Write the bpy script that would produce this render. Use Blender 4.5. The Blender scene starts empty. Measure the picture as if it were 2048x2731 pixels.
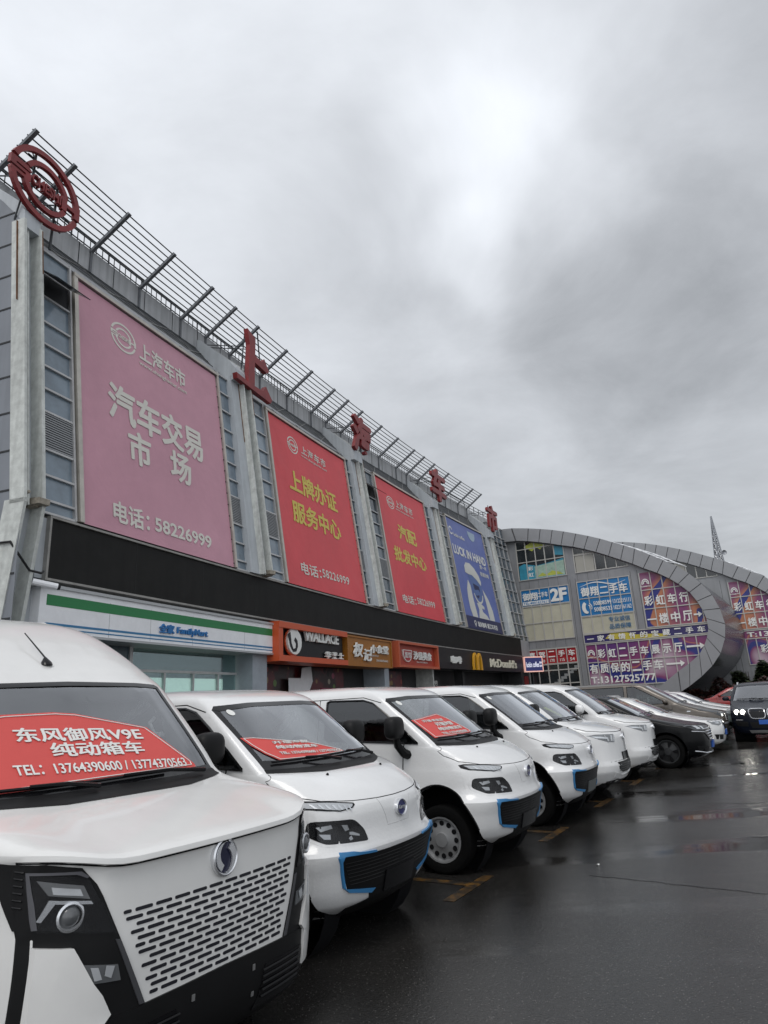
import bpy, bmesh, math, random
import numpy as np
from mathutils import Vector, Matrix
from mathutils.bvhtree import BVHTree
R = math.radians
random.seed(7)
SC = bpy.context.scene
COL = SC.collection

# ---------------------------------------------------------------- camera
cd = bpy.data.cameras.new('Camera')
cam = bpy.data.objects.new('Camera', cd)
COL.objects.link(cam)
SC.camera = cam
cd.sensor_fit = 'VERTICAL'
cd.angle = 2*math.atan(1365.5/1760.8163660244325)
cd.clip_start = 0.05
cd.clip_end = 3000
PIT, ROL, CH = R(16.084430538448963), R(-3.114840107969878), 1.6607775
cp, sp, cr, sr = math.cos(PIT), math.sin(PIT), math.cos(ROL), math.sin(ROL)
fw = Vector((0, cp, sp)); up0 = Vector((0, -sp, cp)); ri0 = Vector((1, 0, 0))
ri = cr*ri0 + sr*up0; up = -sr*ri0 + cr*up0
cam.matrix_world = Matrix(((ri.x, up.x, -fw.x, 0), (ri.y, up.y, -fw.y, 0), (ri.z, up.z, -fw.z, CH), (0, 0, 0, 1)))

# ---------------------------------------------------------------- light
SUN_EL, SUN_AZ = R(58), R(205)         # azimuth clockwise from +Y: high, behind the camera
sd = bpy.data.lights.new('Sun', 'SUN')
sd.energy = 0.6; sd.angle = R(25); sd.color = (1, .97, .93)
sun = bpy.data.objects.new('Sun', sd); COL.objects.link(sun)
sdir = Vector((math.sin(SUN_AZ)*math.cos(SUN_EL), math.cos(SUN_AZ)*math.cos(SUN_EL), math.sin(SUN_EL)))
sun.rotation_euler = sdir.to_track_quat('Z', 'Y').to_euler()
sun.location = (0, -20, 60)

W = bpy.data.worlds.new('World'); SC.world = W; W.use_nodes = True
nt = W.node_tree; nt.nodes.clear()
def N(t, **k):
    n = nt.nodes.new(t)
    for a, b in k.items(): setattr(n, a, b)
    return n
def ln(a, b): nt.links.new(a, b)
def mth(op, a, b=None, c=None, clamp=False):
    n = N('ShaderNodeMath', operation=op, use_clamp=clamp)
    for i, v in enumerate((a, b, c)):
        if v is None: continue
        if isinstance(v, (int, float)): n.inputs[i].default_value = v
        else: ln(v, n.inputs[i])
    return n.outputs[0]
wo = N('ShaderNodeOutputWorld'); bg = N('ShaderNodeBackground')
sky = N('ShaderNodeTexSky', sky_type='NISHITA')
sky.sun_disc = False; sky.sun_elevation = SUN_EL; sky.sun_rotation = SUN_AZ
sky.air_density = 1.5; sky.dust_density = 4
tc = N('ShaderNodeTexCoord')
sx = N('ShaderNodeSeparateXYZ'); ln(tc.outputs['Generated'], sx.inputs[0])
# cloud deck: direction projected on a flat layer overhead
hz = mth('ADD', mth('MAXIMUM', sx.outputs[2], 0.0), 0.22)
cx_ = mth('DIVIDE', sx.outputs[0], hz); cy_ = mth('DIVIDE', sx.outputs[1], hz)
cb = N('ShaderNodeCombineXYZ'); ln(cx_, cb.inputs[0]); ln(cy_, cb.inputs[1])
def noise(scale, detail, rough, off, dist=0.0):
    mp = N('ShaderNodeMapping'); mp.inputs['Location'].default_value = off
    ln(cb.outputs[0], mp.inputs[0])
    n = N('ShaderNodeTexNoise'); n.inputs['Scale'].default_value = scale
    n.inputs['Detail'].default_value = detail; n.inputs['Roughness'].default_value = rough
    n.inputs['Distortion'].default_value = dist
    ln(mp.outputs[0], n.inputs['Vector']); return n.outputs['Fac']
n1 = noise(0.75, 3, .5, (3.1, 1.7, 0), .25)
n2 = noise(2.1, 9, .62, (7.3, 2.2, 0), .35)
v = mth('ADD', mth('MULTIPLY', mth('SUBTRACT', n1, .5), .5), mth('MULTIPLY', mth('SUBTRACT', n2, .5), .75))
# cloud masses: soft lobes in fixed compass directions, edges torn by noise
wn = N('ShaderNodeTexNoise'); wn.inputs['Scale'].default_value = 2.6; wn.inputs['Detail'].default_value = 4; ln(tc.outputs['Generated'], wn.inputs['Vector'])
ws_ = N('ShaderNodeVectorMath', operation='SUBTRACT'); ln(wn.outputs['Color'], ws_.inputs[0]); ws_.inputs[1].default_value = (.5, .5, .5)
wm = N('ShaderNodeVectorMath', operation='MULTIPLY_ADD'); ln(ws_.outputs[0], wm.inputs[0]); wm.inputs[1].default_value = (.34, .34, .34); ln(tc.outputs['Generated'], wm.inputs[2])
wz = N('ShaderNodeVectorMath', operation='NORMALIZE'); ln(wm.outputs[0], wz.inputs[0])
for d_, ang, amp in (((0.159, 0.747, 0.646), 8, 0.24), ((0.197, 0.678, 0.708), 8, 0.18), ((0.148, 0.792, 0.593), 4, 0.16), ((0.095, 0.646, 0.757), 9, 0.12), ((0.390, 0.734, 0.556), 12, -0.135), ((0.307, 0.768, 0.562), 8, -0.12), ((0.204, 0.826, 0.525), 6, -0.08), ((0.437, 0.637, 0.635), 9, -0.1), ((-0.009, 0.784, 0.621), 8, -0.09), ((-0.132, 0.717, 0.684), 9, -0.05), ((0.371, 0.876, 0.308), 13, -0.1), ((0.487, 0.791, 0.371), 9, -0.06), ((0.225, 0.875, 0.429), 8, 0.04), ((-0.190, 0.609, 0.770), 14, 0.1), ((0.265, 0.601, 0.754), 9, 0.08), ((-.45, .70, .56), 24, .1)):
    dv = N('ShaderNodeVectorMath', operation='DOT_PRODUCT'); ln(wz.outputs[0], dv.inputs[0]); dv.inputs[1].default_value = Vector(d_).normalized()
    mr_ = N('ShaderNodeMapRange', interpolation_type='SMOOTHERSTEP'); ln(dv.outputs['Value'], mr_.inputs[0])
    mr_.inputs[1].default_value = math.cos(R(ang*1.45)); mr_.inputs[2].default_value = math.cos(R(ang*.15)); mr_.inputs[3].default_value = 0; mr_.inputs[4].default_value = amp
    v = mth('ADD', v, mr_.outputs[0])
v = mth('ADD', v, mth('MULTIPLY', sx.outputs[0], -.12))
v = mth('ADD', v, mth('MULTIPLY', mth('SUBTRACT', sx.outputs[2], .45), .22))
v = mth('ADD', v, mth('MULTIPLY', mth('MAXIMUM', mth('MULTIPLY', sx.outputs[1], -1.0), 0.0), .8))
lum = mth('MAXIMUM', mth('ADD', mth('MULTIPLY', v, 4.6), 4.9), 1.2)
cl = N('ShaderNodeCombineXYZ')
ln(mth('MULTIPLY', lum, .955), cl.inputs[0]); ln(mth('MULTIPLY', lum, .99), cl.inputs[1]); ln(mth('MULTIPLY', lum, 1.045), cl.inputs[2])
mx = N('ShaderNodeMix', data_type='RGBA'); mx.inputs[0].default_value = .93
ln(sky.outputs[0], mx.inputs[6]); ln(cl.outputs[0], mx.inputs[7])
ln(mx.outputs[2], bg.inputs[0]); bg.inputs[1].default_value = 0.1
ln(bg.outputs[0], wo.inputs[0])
SC.view_settings.view_transform = 'Standard'; SC.view_settings.look = 'None'
SC.view_settings.gamma = 1; SC.view_settings.exposure = 0.5

# ---------------------------------------------------------------- materials
MAT = {}
def mat(name, col, rough=.5, metal=0., var=0., vscale=3., bump=0., bscale=30., coat=0., spec=.5, emit=None, estr=0., streak=0.):
    """Principled material; var = amount of blotchy dirt, streak = vertical run-off stains."""
    if name in MAT: return MAT[name]
    m = bpy.data.materials.new(name); m.use_nodes = True
    t = m.node_tree; b = t.nodes['Principled BSDF']
    b.inputs['Base Color'].default_value = (*col, 1)
    b.inputs['Roughness'].default_value = rough; b.inputs['Metallic'].default_value = metal
    b.inputs['Coat Weight'].default_value = coat; b.inputs['Coat Roughness'].default_value = .06
    b.inputs['Specular IOR Level'].default_value = spec
    if emit:
        b.inputs['Emission Color'].default_value = (*emit, 1); b.inputs['Emission Strength'].default_value = estr
    if var or bump or streak:
        co = t.nodes.new('ShaderNodeTexCoord')
    if var or streak:
        n = t.nodes.new('ShaderNodeTexNoise'); n.inputs['Scale'].default_value = vscale
        n.inputs['Detail'].default_value = 6; n.inputs['Roughness'].default_value = .65
        t.links.new(co.outputs['Object'], n.inputs['Vector'])
        rp = t.nodes.new('ShaderNodeMapRange'); rp.inputs[1].default_value = .3; rp.inputs[2].default_value = .7
        rp.inputs[3].default_value = 1-var; rp.inputs[4].default_value = 1+var*.6
        t.links.new(n.outputs['Fac'], rp.inputs[0])
        fac = rp.outputs[0]
        if streak:
            mp = t.nodes.new('ShaderNodeMapping'); mp.inputs['Scale'].default_value = (4, 4, .18)
            t.links.new(co.outputs['Object'], mp.inputs[0])
            n2 = t.nodes.new('ShaderNodeTexNoise'); n2.inputs['Scale'].default_value = 1.6; n2.inputs['Detail'].default_value = 5
            t.links.new(mp.outputs[0], n2.inputs['Vector'])
            r2 = t.nodes.new('ShaderNodeMapRange'); r2.inputs[1].default_value = .42; r2.inputs[2].default_value = .68
            r2.inputs[3].default_value = 1; r2.inputs[4].default_value = 1-streak
            t.links.new(n2.outputs['Fac'], r2.inputs[0])
            mm = t.nodes.new('ShaderNodeMath'); mm.operation = 'MULTIPLY'
            t.links.new(fac, mm.inputs[0]); t.links.new(r2.outputs[0], mm.inputs[1]); fac = mm.outputs[0]
        sc = t.nodes.new('ShaderNodeVectorMath'); sc.operation = 'SCALE'
        sc.inputs[0].default_value = col; t.links.new(fac, sc.inputs['Scale'])
        t.links.new(sc.outputs[0], b.inputs['Base Color'])
    if bump:
        n = t.nodes.new('ShaderNodeTexNoise'); n.inputs['Scale'].default_value = bscale; n.inputs['Detail'].default_value = 4
        t.links.new(co.outputs['Object'], n.inputs['Vector'])
        bp = t.nodes.new('ShaderNodeBump'); bp.inputs['Strength'].default_value = bump; bp.inputs['Distance'].default_value = .05
        t.links.new(n.outputs['Fac'], bp.inputs['Height']); t.links.new(bp.outputs[0], b.inputs['Normal'])
    MAT[name] = m
    return m

def glass_mat(name, tint, dens, refl=1.0, rough=.02):
    """window glass: clear tint mixed with a fresnel mirror"""
    if name in MAT: return MAT[name]
    m = bpy.data.materials.new(name); m.use_nodes = True
    t = m.node_tree; t.nodes.clear()
    o = t.nodes.new('ShaderNodeOutputMaterial'); mix = t.nodes.new('ShaderNodeMixShader')
    tr = t.nodes.new('ShaderNodeBsdfTransparent'); tr.inputs[0].default_value = (*[x*dens for x in tint], 1)
    gl = t.nodes.new('ShaderNodeBsdfGlossy'); gl.inputs['Roughness'].default_value = rough
    gl.inputs[0].default_value = (.95, .97, 1, 1)
    fr = t.nodes.new('ShaderNodeFresnel'); fr.inputs[0].default_value = 1.5
    mm = t.nodes.new('ShaderNodeMath'); mm.operation = 'MULTIPLY_ADD'; mm.use_clamp = True
    mm.inputs[1].default_value = refl*1.25; mm.inputs[2].default_value = .055*refl
    t.links.new(fr.outputs[0], mm.inputs[0]); t.links.new(mm.outputs[0], mix.inputs[0])
    t.links.new(tr.outputs[0], mix.inputs[1]); t.links.new(gl.outputs[0], mix.inputs[2])
    t.links.new(mix.outputs[0], o.inputs[0])
    MAT[name] = m
    return m

# ---------------------------------------------------------------- mesh helpers
class MB:
    """collects faces, then links them as ONE mesh object"""
    def __init__(s): s.v = []; s.f = []; s.m = []; s.s = []
    def add(s, vs, fs, mi=0, smooth=False):
        k = len(s.v); s.v += [tuple(x) for x in vs]
        for f in fs: s.f.append(tuple(i+k for i in f)); s.m.append(mi); s.s.append(smooth)
        return s
    def hexa(s, p, mi=0):
        """8 points: bottom loop 0-3, top loop 4-7"""
        return s.add(p, [(0, 3, 2, 1), (4, 5, 6, 7), (0, 1, 5, 4), (1, 2, 6, 5), (2, 3, 7, 6), (3, 0, 4, 7)], mi)
    def box(s, a, b, mi=0):
        x0, y0, z0 = a; x1, y1, z1 = b
        return s.hexa([(x0, y0, z0), (x1, y0, z0), (x1, y1, z0), (x0, y1, z0), (x0, y0, z1), (x1, y0, z1), (x1, y1, z1), (x0, y1, z1)], mi)
    def mbox(s, a, b, fn, mi=0, step=2.5):
        """box in (u, v, w) mapped through fn, subdivided along u"""
        n = max(1, int(math.ceil(abs(b[0]-a[0])/step))); vs = []; fs = []
        for i in range(n+1):
            u = a[0]+(b[0]-a[0])*i/n
            vs += [fn(u, a[1], a[2]), fn(u, b[1], a[2]), fn(u, b[1], b[2]), fn(u, a[1], b[2])]
        for i in range(n):
            k = 4*i
            for j in range(4): fs.append((k+j, k+(j+1) % 4, k+4+(j+1) % 4, k+4+j))
        fs += [(3, 2, 1, 0), (4*n, 4*n+1, 4*n+2, 4*n+3)]
        return s.add(vs, fs, mi)
    def tube(s, pts, r, n=6, mi=0, cap=True):
        pts = [Vector(p) for p in pts]; rs = r if isinstance(r, (list, tuple)) else [r]*len(pts)
        vs = []; fs = []
        for i, p in enumerate(pts):
            d = (pts[min(i+1, len(pts)-1)]-pts[max(i-1, 0)]).normalized()
            a = d.orthogonal().normalized() if abs(d.z) > .95 else d.cross(Vector((0, 0, 1))).normalized()
            b = d.cross(a)
            for j in range(n):
                t = 2*math.pi*j/n; vs.append(p+rs[i]*(math.cos(t)*a+math.sin(t)*b))
        for i in range(len(pts)-1):
            for j in range(n): fs.append((i*n+j, i*n+(j+1) % n, (i+1)*n+(j+1) % n, (i+1)*n+j))
        if cap: fs += [tuple(range(n))[::-1], tuple(range((len(pts)-1)*n, len(pts)*n))]
        return s.add(vs, fs, mi, n > 4)
    def prism(s, poly, d0, d1, fn=lambda u, v, d: (u, v, d), mi=0):
        """polygon (u, v) extruded from depth d0 to d1"""
        n = len(poly); vs = [fn(u, v, d0) for u, v in poly]+[fn(u, v, d1) for u, v in poly]
        fs = [tuple(range(n))[::-1], tuple(range(n, 2*n))]+[(i, (i+1) % n, n+(i+1) % n, n+i) for i in range(n)]
        return s.add(vs, fs, mi)
    def lathe(s, prof, n=24, fn=lambda x, y, z: (x, y, z), mi=0, a0=0, a1=2*math.pi):
        """profile (r, h) turned about the local z axis"""
        vs = []; fs = []; full = abs(a1-a0-2*math.pi) < 1e-6; cnt = n if full else n+1
        for r, h in prof:
            for j in range(cnt):
                t = a0+(a1-a0)*j/n; vs.append(fn(r*math.cos(t), r*math.sin(t), h))
        for i in range(len(prof)-1):
            for j in range(n):
                k = (j+1) % cnt; fs.append((i*cnt+j, i*cnt+k, (i+1)*cnt+k, (i+1)*cnt+j))
        return s.add(vs, fs, mi, True)
    def build(s, name, m, parent=None, world=True, fixn=True, sharp=35):
        me = bpy.data.meshes.new(name)
        off = Vector((0, 0, 0))
        if parent is not None and world:
            inv = parent.matrix_world.inverted() if parent.type == 'EMPTY' and parent.parent is None else None
            q = parent; M = Matrix.Identity(4)
            while q is not None: M = q.matrix_basis @ M; q = q.parent
            inv = M.inverted(); vs = [inv @ Vector(v) for v in s.v]
        else: vs = s.v
        me.from_pydata(vs, [], s.f)
        for mm in (m if isinstance(m, (list, tuple)) else [m]): me.materials.append(mm)
        me.polygons.foreach_set('material_index', s.m); me.polygons.foreach_set('use_smooth', s.s)
        if fixn:
            b = bmesh.new(); b.from_mesh(me); bmesh.ops.recalc_face_normals(b, faces=b.faces); b.to_mesh(me); b.free()
        me.update()
        if any(s.s): me.set_sharp_from_angle(angle=R(sharp))
        return link(name, me, parent)

def link(name, me, parent=None):
    o = bpy.data.objects.new(name, me); COL.objects.link(o)
    if parent is not None: o.parent = parent
    return o
def tag(o, label=None, cat=None, group=None, kind=None):
    if label: o['label'] = label
    if cat: o['category'] = cat
    if group: o['group'] = group
    if kind: o['kind'] = kind
    return o
def thing(name, label, cat, loc=(0, 0, 0), rz=0., group=None):
    o = bpy.data.objects.new(name, None); COL.objects.link(o)
    o.location = loc; o.rotation_euler = (0, 0, rz); o.empty_display_size = .3
    return tag(o, label, cat, group)
def copy_tree(o, parent=None):
    c = o.copy(); COL.objects.link(c)
    if parent is not None: c.parent = parent
    for ch in list(o.children): copy_tree(ch, c)
    return c

# ---------------------------------------------------------------- lettering
_TX = {}
def glyphs(txt, bold=0., space=1., shear=0.):
    """flat triangulated lettering, box scaled to 1 x 1: (verts, faces); heavy weights are struck several times"""
    k = (txt, bold, space, shear)
    if k in _TX: return _TX[k]
    cu = bpy.data.curves.new('t', 'FONT'); cu.body = txt; cu.offset = min(bold, .006); cu.space_character = space
    cu.resolution_u = 3; cu.shear = shear; cu.dimensions = '2D'; cu.fill_mode = 'FRONT'; cu.align_x = 'CENTER'
    ob = bpy.data.objects.new('t', cu)
    me = bpy.data.meshes.new_from_object(ob)
    v0 = [(v.co.x, v.co.y) for v in me.vertices]; f0 = [tuple(p.vertices) for p in me.polygons]
    bpy.data.objects.remove(ob); bpy.data.curves.remove(cu); bpy.data.meshes.remove(me)
    e = max(0, bold-.006); vs = []; fs = []
    for i, (dx, dy) in enumerate([(0, 0)]+([(e, 0), (-e, 0), (0, e*.8), (0, -e*.8), (e*.7, e*.6), (-e*.7, -e*.6)] if e > 0 else [])):
        n = len(vs); vs += [(x+dx, y+dy, i) for x, y in v0]; fs += [tuple(j+n for j in f) for f in f0]
    xs = [p[0] for p in vs]; ys = [p[1] for p in vs]
    x0, x1, y0, y1 = min(xs), max(xs), min(ys), max(ys)
    _TX[k] = ([((x-x0)/(x1-x0), (y-y0)/(y1-y0), i*.0006) for x, y, i in vs], fs, (x1-x0)/(y1-y0))
    return _TX[k]
def put_text(mb, txt, u0, u1, v0, v1, fn, d=.006, depth=0., bold=.012, mi=0, space=1., shear=0.):
    """lettering laid in the box u0..u1, v0..v1 of a mapped surface; depth > 0 makes solid letters"""
    vs, fs, _ = glyphs(txt, bold, space, shear)
    f2 = lambda x, y, dd: fn(u0+(u1-u0)*x, v0+(v1-v0)*y, dd)
    mb.add([f2(x, y, d+depth+e) for x, y, e in vs], fs, mi)
    if depth:
        ed = {}
        for f in fs:
            for a, b in zip(f, f[1:]+f[:1]):
                if (b, a) in ed: del ed[(b, a)]
                else: ed[(a, b)] = 1
        n = len(vs); q = [f2(x, y, d) for x, y, e in vs]+[f2(x, y, d+depth+e) for x, y, e in vs]
        mb.add(q, [(a, b, b+n, a+n) for a, b in ed], mi)
    return mb
def ring(mb, cu, cv, ru, rv, wu, t0, t1, fn, d0, d1, n=24, mi=0):
    """arc band (degrees) round (cu, cv), outer radii ru, rv, band width wu"""
    o = []; i = []
    for k in range(n+1):
        t = R(t0+(t1-t0)*k/n)
        o.append((cu+ru*math.cos(t), cv+rv*math.sin(t)))
        i.append((cu+(ru-wu)*math.cos(t), cv+(rv-wu*rv/ru)*math.sin(t)))
    for k in range(n):
        mb.prism([o[k], o[k+1], i[k+1], i[k]], d0, d1, fn, mi)
# ================================================================ market hall
FX0, FY0, FA0, FK = -6.34177044, 12.0, 0.337497650, 0.00448343194      # gently curved front in plan
FCX = FX0+math.cos(FA0)/FK; FCY = FY0-math.sin(FA0)/FK
TL = math.tan(R(7.25))
def V(s, z, o):                                                       # s along the front, o outwards
    a = FA0+FK*s; r = 1/FK-o
    return Vector((FCX-r*math.cos(a), FCY+r*math.sin(a), z))
def zs(s, z): return z+max(0., z-5.4)*.0028*s
def FV(s, z, o): return V(s, zs(s, z), o)
def F(s, z, o):                                                       # on the leaning upper front
    z2 = zs(s, z); return V(s, z2, o-(z2-5.4)*TL)

clad = mat('grey_cladding', (.40, .41, .425), .45, .2, var=.10, vscale=1.2, streak=.14)
clad2 = mat('roof_cladding', (.45, .46, .47), .45, .25, var=.12, vscale=1.5, streak=.25)
pale = mat('blue_grey_paint', (.47, .50, .525), .5, 0, var=.08, vscale=2.5, streak=.14)
cream = mat('weathered_cream_edge', (.60, .62, .59), .55, 0, var=.22, vscale=6, streak=.2)
frame_w = mat('window_frame_metal', (.50, .50, .50), .45, .3, var=.15)
dark = mat('dark_recess', (.025, .027, .03), .7)
darkm = mat('dark_steel', (.055, .06, .065), .5, .5, var=.3)
strutm = mat('grey_strut_steel', (.17, .18, .195), .5, .4, var=.3, vscale=4)
rust = mat('rust_stain', (.16, .075, .035), .85, var=.5, vscale=6)
band_m = mat('black_signboard', (.010, .0098, .009), .6, 0, spec=.25, var=.35, vscale=2.2, streak=.25)
band_tr = mat('band_trim', (.33, .32, .30), .5, .3, var=.25)
trussm = mat('sloped_roof_sheet', (.075, .08, .088), .55, .3, var=.3, vscale=3)
gl_blue = mat('dusty_blue_glass', (.20, .255, .305), .14, 0, var=.35, vscale=1.1, spec=.8)
gl_dark = mat('dark_blue_glass', (.05, .08, .105), .1, 0, var=.6, vscale=.8, spec=.8)
louv = mat('louvre_slats', (.30, .31, .32), .5, .3)
white_s = mat('sign_white', (.84, .85, .87), .4, var=.08)
letter_w = mat('letter_white', (.75, .75, .72), .5)
red_l = mat('roof_letter_red', (.24, .022, .024), .45, var=.3, vscale=2.5)

HALL = thing('market_hall', 'long grey market hall with a curved front of leaning banners above shops', 'building', (FX0, FY0, 0))
SEND = 39.25
PIL = [-.85, 7.35, 16.0, 25.35, 35.0]
BAN = [(.82, 6.20), (9.12, 15.0), (18.12, 24.1), (27.42, 33.7)]
BTOP = [11.36, 11.35, 11.58, 11.60]
ZB, ZT = 5.45, 11.75

# --- walls
b = MB()
b.mbox((-.83, 5.2, -.45), (SEND, 11.9, -.25), F)
b.mbox((-.83, 4.15, -.5), (SEND, 5.2, -.3), V)
b.build('wall', clad, HALL)
b = MB()                                                               # end wall, seamed sheets
def SW(o, z, d): return V(-.845-d*.5, z, o)
prof = [(.30, 0), (.22, 5.4), (-.62, 11.7), (-1.2, 12.35), (-2.1, 13.2), (-14, 13.2), (-14, 0)]
b.prism(prof, 0, .01, SW)
for z in [1.0+.78*k for k in range(16)]:
    o = np.interp(z, [0, 5.4, 11.7, 12.5, 13.4], [.30, .22, -.62, -1.2, -2.1])
    b.mbox((o-.03, z, .012), (-14, z+.035, .03), lambda u, v, w: SW(u, v, w), 1)
b.build('end_wall', [mat('end_wall_sheet', (.21, .225, .25), .5, .1, var=.12, vscale=.8, streak=.1), dark], HALL)
b = MB()                                                               # roof slab
b.mbox((-.83, 13.0, -9), (SEND, 13.3, -2.3), FV, step=2.5)
b.build('roof', clad2, HALL)
# --- black signboard band
b = MB()
b.mbox((.02, 4.21, -.3), (37.2, 5.355, 0), V)
bo = b.build('signboard_band', band_m, HALL)
b = MB()
b.mbox((0, 5.357, -.32), (37.22, 5.40, .05), V); b.mbox((0, 4.165, -.3), (37.22, 4.208, .05), V)
b.mbox((-.03, 4.165, -.3), (.018, 5.40, .045), V)
b.build('band_trim', band_tr, bo)
b = MB()
for s in np.arange(2.4, 37, 2.44): b.mbox((s, 4.22, 0), (s+.014, 5.35, .003), V)
b.build('band_joint', mat('joint_black', (.004, .004, .004), .6), bo)
# --- pillars
def pillar(p, first):
    m = MB()
    m.mbox((p-.45 if not first else p+.012, 5.42, -.28), (p+.02, 11.7, .12), F)                # broad face
    m.mbox((p+.02, 5.42, -.28), (p+.38, 11.7, .02), F)
    for a, w in ((p-.02, .06), (p+.14, .045), (p+.38, .075)):         # fins
        m.mbox((a, 5.42, -.05), (a+w, 11.72, .30 if w > .05 else .2), F, 1)
    po = m.build('pillar', [pale, cream], HALL)
    m = MB()                                                           # bent head running back to the parapet
    pr = [(-.52, 11.55), (-.56, 11.95), (-.80, 12.28), (-1.95, 13.28), (-2.15, 13.28), (-2.15, 12.65), (-1.35, 12.0), (-1.2, 11.55)]
    m.prism(pr, p-.42 if not first else p+.015, p+.42, lambda u, v, d: FV(d, v, u))
    m.prism([(x+.02 if x > -1.5 else x, z+.03) for x, z in pr[1:4]]+[(x+.02, z-.09) for x, z in pr[3:0:-1]], p+.42, p+.45, lambda u, v, d: FV(d, v, u), 1)
    m.build('bracket', [pale, cream], po)
    m = MB()                                                           # rust under the letter feet
    m.mbox((p-.06, 9.4+random.random(), .118), (p-.02, 11.68, .126), F)
    m.mbox((p+.425, 10.6, .296), (p+.452, 11.7, .305), F)
    m.build('rust_streak', rust, po)
    m = MB()                                                           # lamp bracket debris on the band
    m.box((-.14, -.12, 0), (.14, .1, .17)); m.box((.1, -.16, .03), (.3, .08, .14)); m.tube([(.0, -.1, .1), (.05, -.28, .2), (.2, -.3, .22)], .03)
    f = m.build('floodlight', mat('weathered_lamp', (.30, .27, .22), .7, var=.5, vscale=8), None)
    return po, f
FL = []
for i, p in enumerate(PIL):
    po, f = pillar(p, i == 0)
    f.location = V(p+.38, 5.41, .08); f.rotation_euler = (0, 0, -FA0-FK*p-.2*i)
    tag(f, ['weathered floodlight at the foot of the pillar left of the pink banner', 'weathered floodlight on the black band between pink banner and first red banner',
            'weathered floodlight on the black band between the two red banners', 'weathered floodlight on the black band left of the blue banner',
            'weathered floodlight on the right end of the black band'][i], 'lamp', 'floodlights on the black band')
m = MB()                                                               # lower leg of the first pillar
def LG(s, z, o): return V(s, z, o+np.interp(z, [0, 5.5], [-.55, .12]))
m.mbox((-.83, 0, -.5), (-.47, 5.5, -.1), LG)
for a, w in ((-.87, .06), (-.47, .075)): m.mbox((a, 0, -.3), (a+w, 5.5, .18), LG, 1)
m.mbox((-.40, 0, -.6), (.0, 4.16, -.12), V); m.mbox((-.2, 4.2, -.3), (-.02, 5.36, -.05), V)
m.build('pillar', [pale, cream], HALL)
# --- glazed strips beside the banners
LV = [5.45, 5.71, 6.23, 6.78, 7.61, 8.13, 8.66, 9.18, 9.72, 10.35, 10.95, 11.55]
def strip(s0, s1, gm, openrow=None):
    m = MB(); m.mbox((s0, ZB, -.2), (s1, 11.6, -.06), F)
    w = m.build('window', gm, HALL)
    m = MB()
    for z in LV: m.mbox((s0, z-.022, -.06), (s1, z+.022, .0), F)
    for s in (s0, s1-.05): m.mbox((s, ZB, -.06), (s+.05, 11.6, .012), F)
    m.build('frame', frame_w, w)
    m = MB(); m.mbox((s0+.05, 6.80, -.06), (s1-.05, 7.59, -.05), F, 1)
    for k in range(15): m.mbox((s0+.05, 6.82+.052*k, -.05), (s1-.05, 6.848+.052*k, -.015), F)
    m.build('louvre', [louv, dark], w)
    if openrow is not None:
        z0, z1 = LV[openrow], LV[openrow+1]
        m = MB(); m.mbox((s0+.05, z0+.03, -.06), (s1-.05, z1-.03, -.052), F); m.build('opening', dark, w)
        m = MB()
        def OP(s, t, d): return F(s, z1-.03-t*.42, .02+t*.55+d)
        m.mbox((s0+.06, 0, 0), (s1-.06, 1, .03), OP); m.build('open_sash', mat('sash_glass', (.06, .07, .08), .25, spec=.8), w)
for i in range(4):
    p, q = PIL[i], PIL[i+1]; a, c = BAN[i]
    strip(p+.46, a-.16, gl_blue if i < 2 else gl_dark, 9 if i in (0, 2) else None)
    strip(c+.14, q-.30, gl_blue if i == 0 else gl_dark)
# --- corner glazing
m = MB(); m.mbox((35.5, 5.3, -.24), (SEND, 12.75, -.12), F); w = m.build('window', gl_dark, HALL)
m = MB()
for z in [5.6+.72*k for k in range(11)]: m.mbox((35.5, z-.025, -.12), (SEND, z+.025, -.05), F)
for s in (36.3, 37.25, 38.2, 39.1): m.mbox((s-.03, 5.3, -.12), (s+.03, 12.75, -.04), F)
m.build('frame', frame_w, w)
m = MB(); m.mbox((37.25, 4.2, -.45), (SEND, 5.3, -.1), V); m.build('wall', clad2, HALL)
m = MB(); m.mbox((37.22, 0, -5), (SEND, 4.2, -.3), V); m.mbox((38.0, .3, -.3), (38.8, 2.9, -.25), V, 1); m.build('wall', [mat('dark_lobby_wall', (.05, .05, .055), .5), mat('red_cabinet', (.28, .02, .02), .4)], HALL)
# --- sloped sheet above the banners, with thin bracing rods
m = MB()
def SL(s, t, d): return FV(s, 11.60+1.45*t-.45*d, -.92-1.2*t+.8*d)
m.mbox((-.83, 0, -.1), (SEND, 1, 0), SL)
for k in range(6): m.mbox((-.83, .1+.15*k, 0), (SEND, .13+.15*k, .03), SL, 1)
so = m.build('sloped_sheet', [trussm, darkm], HALL)
m = MB()
for s in np.arange(-.4, 35, 1.7):
    m.tube([SL(s, .02, .05), SL(s+2.6, .95, .05)], .014, 4); m.tube([SL(s+.5, .02, .06), SL(s-1.0, .8, .06)], .012, 4)
m.build('bracing_rod', mat('rod_steel', (.30, .30, .29), .5, .4), so)
# --- parapet
m = MB(); m.mbox((-.83, 12.99, -2.3), (SEND, 13.64, -2.04), FV)
m.mbox((-.83, 12.93, -2.3), (SEND, 12.99, -2.1), FV)
po = m.build('parapet', clad2, HALL)
m = MB()
for s in np.arange(-.5, SEND, 1.24): m.mbox((s, 12.99, -2.04), (s+.025, 13.64, -2.032), FV)
m.build('seam', dark, po)
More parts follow.
